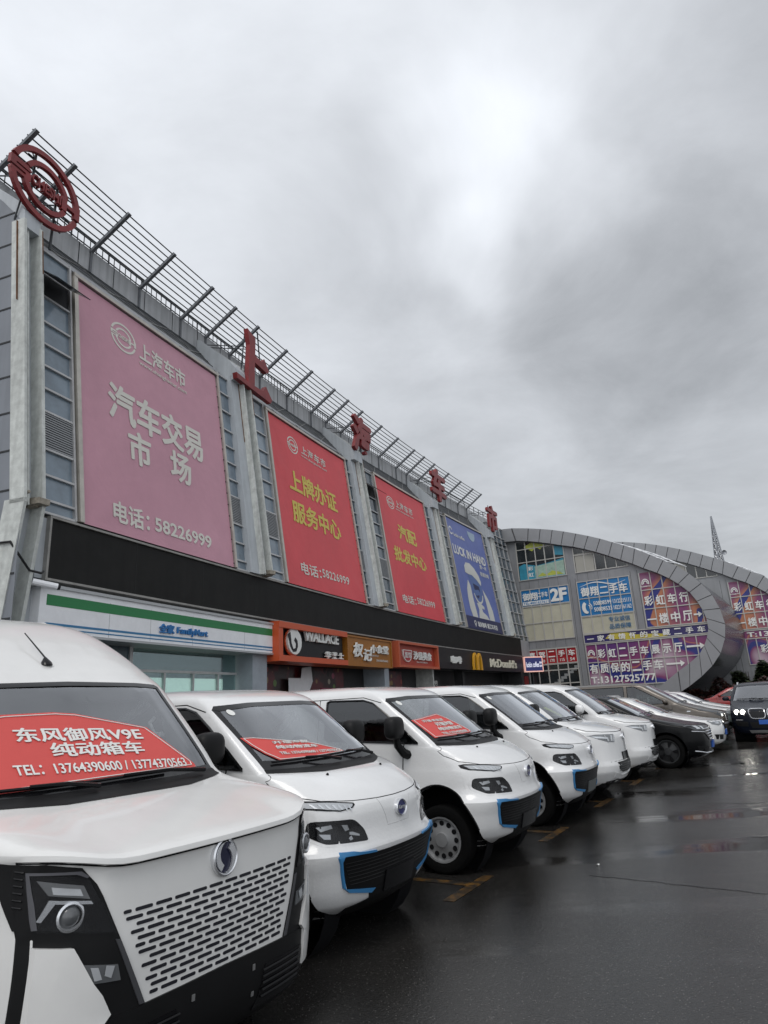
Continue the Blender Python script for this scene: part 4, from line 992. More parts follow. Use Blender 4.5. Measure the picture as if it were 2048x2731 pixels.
lens = mat('lamp_lens', (.10, .105, .11), .06, 0, spec=.9)
lampw = mat('lamp_reflector', (.62, .64, .66), .15, .6)
cabin = mat('cabin_grey', (.33, .33, .335), .7)
cabinl = mat('cabin_light_trim', (.58, .58, .57), .7)
seatm = mat('seat_cloth', (.05, .05, .055), .8)
wind = glass_mat('windscreen_glass', (.90, .94, .94), .97, 2.0)
sideg = glass_mat('side_glass', (.35, .38, .38), .55, .8)
lampg = glass_mat('lamp_cover_glass', (.97, .97, .97), 1.0, .12)
frit = mat('glass_border_black', (.008, .008, .009), .12)
skyblue = mat('sky_blue_trim', (.05, .22, .46), .35)
posterr = mat('poster_red', (.62, .075, .065), .6, var=.06)
class Car:
    def __init__(s, name, label, cat, pose, rows, paint, group=None, plan=PLAN, rplan=None, n=84, warp=None):
        s.root = thing(name, label, cat, (pose[0], pose[1], 0), pose[2], group)
        s.bm = shell(rows, n, plan, rplan)
        if warp:
            for v in s.bm.verts: v.co = warp(v.co)
        s.bvh = bvh_of(s.bm); s.paint = paint; s.pose = pose
        s.M = Matrix.Translation((pose[0], pose[1], 0)) @ Matrix.Rotation(pose[2], 4, 'Z')
    def cut_arch(s, xw, zw, r, ymin=.4):
        c = [(xw+r*math.cos(t), zw+r*math.sin(t)) for t in np.linspace(0, 2*math.pi, 25)[:-1]]
        for sd in (1, -1): cut(s.bm, c, (0, 2), lambda f, sd=sd: f.calc_center_median().y*sd > ymin)
    def cut_front(s, poly, zmin, xs=1): cut(s.bm, poly, (1, 2), lambda f: f.calc_center_median().z > zmin and f.normal.x*xs > .15)
    def cut_side(s, poly, sides=(1, -1)):
        for sd in sides: cut(s.bm, poly, (0, 2), lambda f, sd=sd: f.normal.y*sd > .3)
    def body(s, name='body', lining=True, mats=None):
        for f in s.bm.faces: f.smooth = True
        if lining:
            b = s.bm.copy(); b.normal_update()
            mv = [(v, v.normal.copy()) for v in b.verts]
            for v, nn in mv: v.co -= nn*.045
            for f in b.faces: f.normal_flip()
            s.lining = finish(b, 'cabin_lining', cabin, s.root)
        s.bo = finish(s.bm, name, mats or s.paint, s.root, 38)
        return s.bo
    def patch(s, name, poly, m, axis='x', side=1, off=.004, thick=.012, step=.08, parent=None, sharp=30):
        polys = poly if isinstance(poly[0][0], (tuple, list)) else [poly]
        return finish(patch_mesh(polys, s.bvh, axis, side, off, thick, step), name, m, parent or s.root, sharp)
    def both(s, name, poly, m, **k):
        return [s.patch(name, p, m, **k) for p in (poly, mir(poly))]
    def sides(s, name, poly, m, **k):
        return [s.patch(name, poly, m, axis='y', side=sd, **k) for sd in (1, -1)]
    def line(s, name, pts, m, axis='x', side=1, r=.006, off=-.001, parent=None, nn=5, dense=6):
        P = []
        for a, b in zip(pts[:-1], pts[1:]):
            for t in np.linspace(0, 1, dense)[:-1]: P.append((a[0]+(b[0]-a[0])*t, a[1]+(b[1]-a[1])*t))
        P.append(pts[-1]); q = []
        for a in P: h, nrm = cast(s.bvh, a[0], a[1], axis, side); q.append(h+nrm*off)
        mb = MB(); mb.tube(q, r, nn); return mb.build(name, m, parent or s.root, world=False)
    def mapper(s, axis='x', side=1, extra=0.):
        def f(a, b, d): h, nn = cast(s.bvh, a, b, axis, side); return h+nn*(d+extra)
        return f
    def wheel(s, x, y, r, w=.19, rim=rimm, holes=10, rr=.62, spokes=False):
        sd = 1 if y > 0 else -1
        g = bpy.data.objects.new('wheel', None); COL.objects.link(g); g.parent = s.root; g.location = (x, y, r); g.empty_display_size = .1
        fn = lambda a, b, h: (a, h*sd, b)
        m = MB(); m.lathe([(r*rr, -w/2), (r*.93, -w/2), (r, -w*.36), (r, w*.36), (r*.94, w*.47), (r*.80, w*.52), (r*rr, w*.44)], 36, fn); t = m.build('tyre', rubber, g, world=False)
        m = MB(); m.lathe([(r*rr, -w*.3), (r*(rr-.03), w*.30), (r*rr*.99, w*.47), (r*rr*.92, w*.46), (r*rr*.86, w*.26), (r*rr*.55, w*.34), (r*rr*.34, w*.42), (r*rr*.30, w*.50), (0, w*.52)], 36, fn)
        ro = m.build('rim', rim, g, world=False)
        m = MB()
        for k in range(holes):
            a = 2*math.pi*k/holes; c = r*rr*.70
            if spokes: 
                m.prism([(c*1.05*math.cos(a+e)*q_, c*1.05*math.sin(a+e)*q_) for q_, e in ((.55, -.12), (1.15, -.2), (1.15, .2), (.55, .12))], w*.34, w*.50, fn)
            else: m.lathe([(0, w*.33), (r*rr*.12, w*.33)], 10, lambda X, Y, h, a=a, c=c: fn(c*math.cos(a)+X, c*math.sin(a)+Y, h))
        for k in range(5):
            a = 2*math.pi*k/5; m.lathe([(0, w*.47), (.012, w*.47), (.012, w*.40)], 6, lambda X, Y, h, a=a: fn(r*rr*.22*math.cos(a)+X, r*rr*.22*math.sin(a)+Y, h))
        m.build('rim_hole', seam_m, ro, world=False)
        return g
    def wells(s, xw, zw, r, y1, y0=.42):
        for sd in (1, -1):
            m = MB(); fn = lambda a, b, h, sd=sd: (xw+a, h*sd, zw+b)
            m.lathe([(0, y0), (r*1.02, y0), (r*1.02, y1)], 24, fn); m.build('wheel_well', seam_m, s.root, world=False)
    def box(s, name, a, b, m, bev=.03, parent=None, rot=None):
        bm = bmesh.new(); bmesh.ops.create_cube(bm, size=1)
        for v in bm.verts: v.co = Vector([(a[i]+b[i])/2+v.co[i]*(b[i]-a[i]) for i in range(3)])
        if rot: bmesh.ops.rotate(bm, verts=bm.verts, cent=Vector(a), matrix=Matrix.Rotation(rot, 3, 'Y'))
        bmesh.ops.bevel(bm, geom=list(bm.edges), offset=bev, segments=2, affect='EDGES')
        for f in bm.faces: f.smooth = True
        return finish(bm, name, m, parent or s.root, 50)
    def seats(s, x, ys, zs_, h=.62, hr=.2, m=seatm):
        for y in ys:
            se = s.box('seat', (x-.1, y-.23, zs_-.15), (x+.42, y+.23, zs_+.02), m, .05)
            bk = s.box('seat_back', (x-.14, y-.22, zs_), (x, y+.22, zs_+h), m, .05, se, R(-10))
            s.box('headrest', (x-.20-h*.17, y-.13, zs_+h+.03), (x-.11-h*.17, y+.13, zs_+h+hr), m, .04, se)
    def steering(s, x, y, z, r=.19):
        m = MB(); c = Vector((x, y, z)); a = Vector((0, 1, 0)); b = Vector((-.42, 0, .9)).normalized()
        m.tube([c+a*r*math.cos(t)+b*r*math.sin(t) for t in np.linspace(0, 2*math.pi, 25)], .015, 6, cap=False)
        m.tube([c-a*r, c+a*r], .018, 5); m.tube([c, c+Vector((.3, 0, -.2))], .03, 6)
        m.build('steering_wheel', seatm, s.root, world=False)
    def wiper(s, p0, p1, arm, parent=None):
        """blade p0-p1 and pivot arm end, (y, z) on the screen"""
        f = s.mapper(); m = MB()
        q = [f(p0[0]+(p1[0]-p0[0])*t, p0[1]+(p1[1]-p0[1])*t, .018) for t in np.linspace(0, 1, 9)]
        m.tube(q, .009, 5); mid = [(a+b)/2 for a, b in zip(p0, p1)]
        m.tube([f(arm[0], arm[1], .03), f((arm[0]+mid[0])/2, (arm[1]+mid[1])/2, .045), f(mid[0], mid[1], .03)], [.014, .011, .008], 5)
        m.build('wiper', gloss_b, parent or s.root, world=False)
    def place(s, o, **k): return o
KARRY = [(.24, -.22, -4.25, .70, .9, .2), (.28, -.15, -4.30, .75, .95, .2), (.34, -.08, -4.33, .80, .88, .2), (.42, -.05, -4.36, .828, .83, .2), (.55, -.025, -4.38, .84, .8, .2),
         (.635, -.002, -4.40, .845, .78, .2), (.672, .006, -4.40, .845, .78, .2), (.695, -.002, -4.40, .826, .84, .2), (.75, -.014, -4.40, .803, .93, .2), (.80, -.02, -4.40, .797, 1, .2), (.90, -.026, -4.40, .795, 1, .2), (.955, -.04, -4.40, .793, 1, .2), (.985, -.062, -4.40, .79, 1, .2),
         (1.04, -.125, -4.39, .788, .95, .2), (1.08, -.19, -4.39, .787, .9, .2), (1.12, -.27, -4.39, .786, .8, .2), (1.16, -.37, -4.39, .785, .66, .2), (1.185, -.465, -4.39, .784, .53, .2), (1.20, -.55, -4.39, .783, .45, .2),
         (1.22, -.585, -4.38, .782, .42, .2), (1.30, -.69, -4.38, .775, .4, .2), (1.45, -.88, -4.37, .757, .4, .2), (1.60, -1.07, -4.35, .730, .4, .2), (1.71, -1.21, -4.33, .705, .4, .2),
         (1.765, -1.30, -4.30, .685, .42, .2), (1.805, -1.42, -4.25, .645, .45, .2), (1.835, -1.60, -4.15, .57, .5, .2), (1.853, -1.85, -4.05, .45, .5, .2), (1.862, -2.2, -3.9, .28, .5, .2)]
PLAN1 = ([0, .25, .5, .7, .83, .92, .97, 1.0], [0, -.006, -.022, -.055, -.125, -.215, -.31, -.44])
BIGV = [(.17, -.16, -5.2, .80, .8, .2), (.24, -.06, -5.25, .86, .9, .2), (.34, -.012, -5.28, .885, 1, .2), (.50, .0, -5.3, .895, 1, .2), (.70, .0, -5.3, .9, 1, .2), (.90, -.012, -5.3, .9, 1, .2), (1.0, -.018, -5.3, .9, 1, .2),
        (1.045, -.012, -5.3, .9, 1, .2), (1.056, .008, -5.3, .9, 1, .2), (1.078, .004, -5.3, .9, 1, .2), (1.092, -.03, -5.3, .898, 1, .2), (1.12, -.13, -5.3, .897, .95, .2), (1.16, -.29, -5.3, .896, .85, .2), (1.20, -.47, -5.3, .895, .7, .2), (1.235, -.64, -5.3, .894, .6, .2), (1.262, -.77, -5.3, .893, .5, .2),
        (1.28, -.82, -5.3, .892, .48, .2), (1.40, -.94, -5.28, .885, .45, .2), (1.55, -1.085, -5.27, .87, .42, .2), (1.75, -1.28, -5.25, .84, .4, .2), (1.877, -1.40, -5.22, .81, .4, .2),
        (1.91, -1.45, -5.25, .805, .4, .2), (1.95, -1.52, -5.25, .80, .4, .2), (2.0, -1.60, -5.25, .795, .4, .2), (2.1, -1.77, -5.24, .785, .4, .2), (2.2, -1.95, -5.23, .77, .42, .2), (2.3, -2.15, -5.22, .745, .45, .2),
        (2.37, -2.33, -5.2, .705, .5, .2), (2.42, -2.55, -5.15, .64, .5, .2), (2.45, -2.8, -5.1, .55, .5, .2), (2.47, -3.2, -5.0, .38, .5, .2)]
# ---------------------------------------------------------------- small white delivery vans with blue bumper trim
def emblem_disc(c, y, z, ry, rz, base, trim, name='emblem', art=None):
    f = c.mapper(); m = MB()
    o = f(y, z, 0); 
    h, nn = cast(c.bvh, y, z, 'x'); nn = (nn+Vector((.6, 0, 0))).normalized(); a = Vector((0, 1, 0)); a = (a-nn*a.dot(nn)).normalized(); b = nn.cross(a)
    fn = lambda u, v, d: o+a*u*ry+b*v*rz+nn*(d+.012)
    m.lathe([(0, .0), (.98, .0)], 28, lambda X, Y, hh: fn(X, Y, hh), 1)
    m.lathe([(1.0, -.02), (1.02, .006), (.93, .012), (.84, .004), (.84, -.01)], 28, lambda X, Y, hh: fn(X, Y, hh))
    e = m.build(name, [trim, base], c.root, world=False)
    if art: q = MB(); art(q, fn); q.build('emblem_mark', trim, e, world=False)
    return e
c = Car('delivery_van', 'white delivery van whose silver front wheel shows, red poster behind the windscreen', 'van', (1.389, 7.557, R(-30.45)), KARRY, paint_w, 'small white delivery vans with blue bumper trim', n=96)
WS = [(-.735, 1.222), (-.35, 1.207), (.35, 1.207), (.735, 1.222), (.70, 1.675), (.67, 1.705), (.35, 1.722), (-.35, 1.722), (-.67, 1.705), (-.70, 1.675)]
SW_ = [(-2.10, 1.69), (-2.06, 1.705), (-1.60, 1.695), (-1.47, 1.66), (-1.29, 1.54), (-1.06, 1.366), (-.89, 1.228), (-2.06, 1.275), (-2.10, 1.30)]
c.cut_front(WS, 1.19); c.cut_side(SW_)
ar = [(-.70+.43*math.cos(t), .31+.52*math.sin(t)) for t in np.linspace(0, 2*math.pi, 29)[:-1]]
for sd in (1, -1): cut(c.bm, ar, (0, 2), lambda f, sd=sd: f.calc_center_median().y*sd > .42)
c.cut_arch(-3.5, .31, .40)
bo = c.body()
c.patch('windscreen', WS, wind, off=-.002, thick=0, step=.07)
FR = [[(-.735, 1.222), (-.35, 1.207), (.35, 1.207), (.735, 1.222), (.725, 1.29), (.35, 1.262), (-.35, 1.262), (-.725, 1.29)], [(-.70, 1.675), (-.67, 1.705), (-.35, 1.722), (.35, 1.722), (.67, 1.705), (.70, 1.675), (.66, 1.665), (.35, 1.688), (-.35, 1.688), (-.66, 1.665)],
      [(-.735, 1.222), (-.70, 1.26), (-.665, 1.66), (-.70, 1.675)], [(.735, 1.222), (.70, 1.675), (.665, 1.66), (.70, 1.26)]]
c.patch('glass_border', FR, frit, off=.0005, thick=0, step=.07)
for sd in (1, -1):
    w = c.patch('side_window', SW_, sideg, axis='y', side=sd, off=-.004, thick=0, step=.1)
    c.line('window_rubber', SW_+SW_[:1], frit, 'y', sd, .011, .002, w, 5, 4)
COW = [(-.74, 1.20), (-.35, 1.178), (.35, 1.178), (.74, 1.20), (.735, 1.224), (.35, 1.21), (-.35, 1.21), (-.735, 1.224)]
c.patch('cowl', COW, plast, off=.004)
c.wiper((-.66, 1.262), (-.02, 1.262), (.02, 1.215)); c.wiper((-.10, 1.262), (.52, 1.268), (.56, 1.215))
# bonnet outline, door lines
hl = [(-.745, 1.195), (-.782, 1.15), (-.78, 1.105), (-.757, 1.047), (-.654, 1.012), (-.45, .992), (-.2, .982), (0, .980)]
c.line('bonnet_gap', hl+mir(hl)[1:], seam_m, r=.0045, off=-.002)
c.line('front_cover_line', [(-.23, .985), (-.17, .86), (-.15, .79), (.15, .79), (.17, .86), (.23, .985)], mat('fine_line_grey', (.5, .5, .5), .5), r=.003)
for sd in (1, -1):
    c.line('door_gap', [(-1.06, 1.23), (-1.075, 1.15), (-1.085, 1.0), (-1.09, .55), (-1.06, .42)], seam_m, 'y', sd, .006)
    c.line('door_gap', [(-2.2, 1.72), (-2.21, .42)], seam_m, 'y', sd, .006); c.line('door_gap', [(-2.45, 1.72), (-1.60, 1.725), (-1.36, 1.66)], seam_m, 'y', sd, .005)
    c.line('door_gap', [(-3.2, 1.7), (-3.21, .5)], seam_m, 'y', sd, .006)
    c.patch('door_handle', rounded([(-2.08, 1.02), (-1.9, 1.02), (-1.9, 1.06), (-2.08, 1.06)], .4), paint_w, axis='y', side=sd, off=.025, thick=.03, step=.1)
    c.patch('side_moulding', [(-3.02, .36), (-1.2, .34), (-1.2, .27), (-3.02, .27)], plast, axis='y', side=sd, off=.008, step=.2)
# lamps
UP = [(-.766, 1.014), (-.742, 1.022), (-.63, 1.007), (-.455, .979), (-.452, .966), (-.478, .949), (-.58, .937), (-.745, .964), (-.766, .985)]
DR = [(-.752, 1.008), (-.63, .997), (-.47, .971), (-.485, .955), (-.58, .944), (-.735, .972)]
for s_, P_ in ((-1, lambda p: p), (1, mir)):
    h = c.patch('running_lamp', P_(UP), gloss_b, off=.004, step=.05)
    c.patch('lens', P_(DR), mat('running_lens', (.46, .48, .50), .15, var=.1), off=.009, step=.04, parent=h)
    for k in range(7):
        y = -.72+.034*k; z = 1.0-.0052*k
        c.patch('facet', P_([(y, z-.004), (y+.011, z-.006), (y+.025, z-.034), (y+.012, z-.033)]), lampw, off=.0115, thick=.003, step=.05, parent=h)
    LO = rounded([(-.745, .89), (-.485, .878), (-.405, .80), (-.385, .725), (-.70, .742), (-.755, .80)], .3)
    h = c.patch('headlamp', P_(LO), gloss_b, off=.003, step=.05)
    c.patch('surround', P_([(a*1.0-(.014 if a < -.56 else -.014), b+(.014 if b > .8 else -.014)) for a, b in LO]), paint_w, off=.0015, thick=.02, step=.05, parent=h)
    c.patch('clear_cover', P_(LO), lampg, off=.014, thick=0, step=.06, parent=h)
    for pl in ([(-.718, .852), (-.645, .86), (-.638, .838), (-.70, .822)], [(-.708, .808), (-.652, .80), (-.658, .768), (-.692, .772)], [(-.585, .852), (-.545, .848), (-.532, .815), (-.562, .81)],
               [(-.532, .80), (-.505, .797), (-.455, .775), (-.46, .764), (-.535, .783)], [(-.548, .762), (-.522, .776), (-.516, .752), (-.54, .746)]):
        c.patch('reflector', P_(pl), mat('lamp_mirror', (.34, .355, .37), .15, .5), off=.006, thick=.002, step=.04, parent=h)
# bumper
GR = [(-.645, .672), (-.33, .645), (-.18, .643), (0, .645), (.18, .643), (.33, .645), (.645, .672), (.635, .60), (.56, .44), (.33, .40), (-.33, .40), (-.56, .44), (-.635, .60)]
g = c.patch('bumper_grille', GR, plast, off=.006, thick=.02, step=.05)
for k in range(7):
    z = .47+.024*k; w = .545+.012*k; c.line('slat', [(-w, z), (-w/2, z-.004), (w/2, z-.004), (w, z)], plast, r=.0035, off=.006, parent=g)
c.patch('lower_bumper', [(-.36, .41), (.36, .41), (.33, .345), (.50, .315), (.48, .245), (-.48, .245), (-.50, .315), (-.33, .345)], plast, off=.008, thick=.02, step=.05)
BT = [(-.662, .66), (-.645, .682), (-.34, .660), (-.335, .646), (-.628, .664), (-.640, .63), (-.580, .452), (-.295, .404), (-.33, .38), (-.545, .424), (-.598, .462)]
for P_ in (BT, mir(BT)): c.patch('blue_trim', P_, skyblue, off=.014, thick=.025, step=.05)
c.patch('number_plate', [(-.20, .50), (.20, .50), (.20, .365), (-.20, .365)], gloss_b, off=.022, thick=.02, step=.3)
emblem_disc(c, .03, .885, .078, .060, mat('badge_blue', (.015, .02, .11), .2), chrome, art=lambda q, fn: put_text(q, 'Karry', -.68, .68, -.3, .3, fn, d=.006, bold=.03, shear=.2))
for y in (-.39, .35): 
    h, nn = cast(c.bvh, y, 1.158, 'x'); m = MB(); m.lathe([(.012, -.004), (.012, .008), (.004, .014), (0, .014)], 10, lambda X, Y, hh: h+Vector((Y*.9, X, hh))); m.build('washer_jet', gloss_b, c.root, world=False)
# mirrors
for sd in (1, -1):
    m = bmesh.new(); bmesh.ops.create_uvsphere(m, u_segments=20, v_segments=14, radius=1)
    for v in m.verts:
        x, y, z = v.co; p = lambda q, e=.62: math.copysign(abs(q)**e, q); v.co = Vector((-1.07+.08*p(x), sd*(.955+.125*p(y)), 1.40+.115*p(z)))
    for f in m.faces: f.smooth = True
    mo = finish(m, 'wing_mirror', plast, c.root, 60)
    m = MB(); m.tube([(-1.02, sd*.77, 1.12), (-1.04, sd*.83, 1.14), (-1.07, sd*.90, 1.22), (-1.07, sd*.94, 1.34)], [.05, .048, .04, .035], 8); m.build('mirror_arm', plast, mo, world=False)
for x, r_ in ((-.70, .315), (-3.5, .315)):
    for sd in (1, -1): c.wheel(x, sd*.68, r_, .19, rimm, 12, .68)
c.wells(-.72, .36, .44, .62); c.wells(-3.5, .31, .39, .785)
for sd in (1, -1): c.line('arch_lip', [(-.70+.428*math.cos(t), .31+.518*math.sin(t)) for t in np.linspace(.22, 3.1, 26)], plast, 'y', sd, .009, .0, None, 5, 2)
c.box('underbody', (-4.25, -.55, .20), (-.35, .55, .34), seam_m, .02)
# cabin
c.box('dashboard', (-1.15, -.70, .95), (-.72, .70, 1.19), cabin, .05); c.box('cabin_floor', (-2.3, -.70, .42), (-.9, .70, .5), cabin, .02)
c.box('bulkhead', (-2.32, -.72, .5), (-2.28, .72, 1.55), cabinl, .02)
c.seats(-1.95, (-.36, .36), .78, .60); c.steering(-1.22, .38, 1.22)
c.patch('inspection_sticker', [(-.60+.03*math.cos(t), 1.648+.024*math.sin(t)) for t in np.linspace(0, 6.28, 13)[:-1]], letter_w, off=.002, thick=0, step=.2)
VAN3 = c; KV = c.root
def poster(c, label, poly, mat_, texts, slope=0., inner=None, grp=None, sink=.005):
    t = thing('poster', label, 'poster', c.M @ c.mapper()(poly[0][0], poly[0][1], sink), c.pose[2], grp)
    inv = t.matrix_basis.inverted()
    def bl(mb, nm, m, mi=0): mb.v = [inv @ (c.M @ Vector(v)) for v in mb.v]; return mb.build(nm, m, t, world=False, fixn=False)
    f = c.mapper(extra=sink)
    bm = patch_mesh([poly], c.bvh, 'x', 1, sink, .003, .06)
    for v in bm.verts: v.co = inv @ (c.M @ v.co)
    finish(bm, 'poster_sheet', mat_, t)
    mb = MB()
    cy = sum(p[0] for p in poly)/len(poly); cz = sum(p[1] for p in poly)/len(poly)
    q = [(cy+(a-cy)*.955, cz+(b-cz)*.93) for a, b in poly]
    for a, b in zip(q, q[1:]+q[:1]):
        n = 8
        for i in range(n):
            p0 = f(a[0]+(b[0]-a[0])*i/n, a[1]+(b[1]-a[1])*i/n, .003); p1 = f(a[0]+(b[0]-a[0])*(i+1)/n, a[1]+(b[1]-a[1])*(i+1)/n, .003)
            mb.tube([p0, p1], .003, 4)
    bl(mb, 'border_line', letter_w)
    mb = MB()
    for tx, u0, u1, v0, v1, b in texts: put_text(mb, tx, u0, u1, v0, v1, lambda u, v, d: f(u, v+slope*u, d), d=.003, bold=b)
    bl(mb, 'lettering', letter_w)
    return t
# copies along the row
def clone(src, name_label, pose):
    r = copy_tree(src); r.location = (pose[0], pose[1], 0); r.rotation_euler = (0, 0, pose[2]); r['label'] = name_label; return r
P2_, P4_ = (.005, 5.482, R(-31.12)), (2.705, 9.811, R(-29.41))
V2 = clone(KV, 'white delivery van with blue bumper trim standing next to the big van in front', P2_)
V4 = clone(KV, 'white delivery van with blue bumper trim and no poster in its windscreen', P4_)
for ch in V4.children:
    if ch.name.startswith('number_plate'):
        me = ch.data.copy(); me.materials.clear(); me.materials.append(mat('grey_plate', (.10, .11, .11), .4)); ch.data = me
class Pose:                                                            # same skin at another place
    def __init__(s, c, pose): s.bvh = c.bvh; s.pose = pose; s.M = Matrix.Translation((pose[0], pose[1], 0)) @ Matrix.Rotation(pose[2], 4, 'Z')
    mapper = Car.mapper
poster(VAN3, 'red poster standing up high behind the windscreen of the van with the visible wheel', [(-.70, 1.46), (-.45, 1.485), (-.20, 1.505), (-.09, 1.455), (.12, 1.30), (.09, 1.285), (-.68, 1.272)], posterr,
       [('开瑞·新能源', -.60, -.22, 1.425, 1.45, .01), ('开瑞海豚', -.46, -.10, 1.375, 1.415, .03), ('纯动物流车', -.50, .0, 1.33, 1.365, .03), ('TEL:13764390600', -.52, .02, 1.294, 1.314, .012)], slope=-.0, grp='red posters in the windscreens')
poster(Pose(VAN3, P2_), 'red poster lying low behind the windscreen of the second van', [(-.705, 1.452), (-.63, 1.450), (-.43, 1.42), (-.08, 1.368), (.20, 1.290), (.21, 1.272), (-.24, 1.268), (-.57, 1.276), (-.64, 1.33), (-.685, 1.392)], posterr,
       [('开瑞海豚', -.50, -.12, 1.364, 1.386, .02), ('纯动物流车', -.51, -.06, 1.327, 1.353, .03), ('TEL: 13764390600 / 13774370563', -.52, .16, 1.287, 1.306, .015)], slope=-.045, grp='red posters in the windscreens')

# ---------------------------------------------------------------- the big van in front
def lip(p):                                                            # the bonnet edge climbs towards the wings
    if p.x < -.9: return p
    t = min(1, max(0, (abs(p.y)-.5)/.36)); t = t*t*(3-2*t); w = float(np.interp(p.z, [.90, 1.03, 1.10, 1.27], [0, 1, 1, 0]))*float(np.interp(p.x, [-.9, -.5], [0, 1]))
    return Vector((p.x, p.y, p.z+.055*t*w))
c = Car('delivery_van', 'large white high-roofed van with a slotted front panel and big red poster', 'van', (-.864, 3.5545, R(-32.045)), BIGV, mat('white_van_paint', (.74, .735, .715), .27, var=.06, vscale=2, coat=.5), plan=PLAN1, n=110, warp=lip)
WS1 = [(-.76, 1.30), (-.4, 1.290), (.4, 1.290), (.76, 1.30), (.715, 1.855), (.68, 1.872), (.5, 1.884), (0, 1.895), (-.5, 1.884), (-.68, 1.872), (-.715, 1.855)]
SW1 = [(-2.45, 1.80), (-1.68, 1.80), (-1.18, 1.38), (-1.12, 1.30), (-2.45, 1.32)]
c.cut_front(WS1, 1.27); c.cut_side(SW1); c.cut_arch(-1.0, .36, .45); c.cut_arch(-4.2, .36, .45)
c.body(); wp = c.paint
c.patch('windscreen', WS1, wind, off=-.002, thick=0, step=.07)
c.patch('glass_border', [[(-.76, 1.30), (-.4, 1.290), (.4, 1.290), (.76, 1.30), (.75, 1.33), (.4, 1.322), (-.4, 1.322), (-.75, 1.33)], [(-.715, 1.855), (-.68, 1.872), (-.5, 1.884), (0, 1.895), (.5, 1.884), (.68, 1.872), (.715, 1.855), (.68, 1.845), (.5, 1.858), (0, 1.867), (-.5, 1.858), (-.68, 1.845)],
        [(-.76, 1.30), (-.725, 1.33), (-.68, 1.845), (-.715, 1.855)], [(.76, 1.30), (.715, 1.855), (.68, 1.845), (.725, 1.33)]], frit, off=.0005, thick=0, step=.07)
c.patch('cowl', [(-.78, 1.268), (-.4, 1.247), (.4, 1.247), (.78, 1.268), (.76, 1.303), (.4, 1.293), (-.4, 1.293), (-.76, 1.303)], plast, off=.004)
for sd in (1, -1):
    w = c.patch('side_window', SW1, sideg, axis='y', side=sd, off=-.004, thick=0, step=.1); c.line('window_rubber', SW1+SW1[:1], frit, 'y', sd, .012, .002, w, 5, 4)
    c.line('door_gap', [(-1.3, 1.3), (-1.33, .9), (-1.45, .6)], seam_m, 'y', sd, .006); c.line('door_gap', [(-2.55, 1.85), (-2.56, .4)], seam_m, 'y', sd, .006)
c.wiper((-.80, 1.330), (-.22, 1.318), (-.15, 1.28)); c.wiper((-.28, 1.316), (.34, 1.322), (.62, 1.285))
lp = lambda y: 1.050+.055*(lambda t: t*t*(3-2*t))(min(1, max(0, (abs(y)-.5)/.36)))
c.line('bonnet_gap', [(y, lp(y)) for y in np.linspace(-.868, .868, 35)], seam_m, r=.006, off=-.001, dense=2)
P_id = lambda p: p
wcr = [(-.55, 1.05), (-.50, .985), (0, .983), (.50, .985), (.55, 1.05)]
m = c.patch('front_panel_shelf', [(-.53, 1.052), (-.50, .992), (0, .988), (.50, .992), (.53, 1.052), (0, 1.056)], wp, off=-.002, thick=.01)
for sd in (1, -1): c.patch('side_mask', [(-.20, 1.098), (-.45, 1.106), (-.385, .99), (-.30, .86), (-.20, .86)], plast, axis='y', side=sd, off=.006, thick=.01, step=.04)
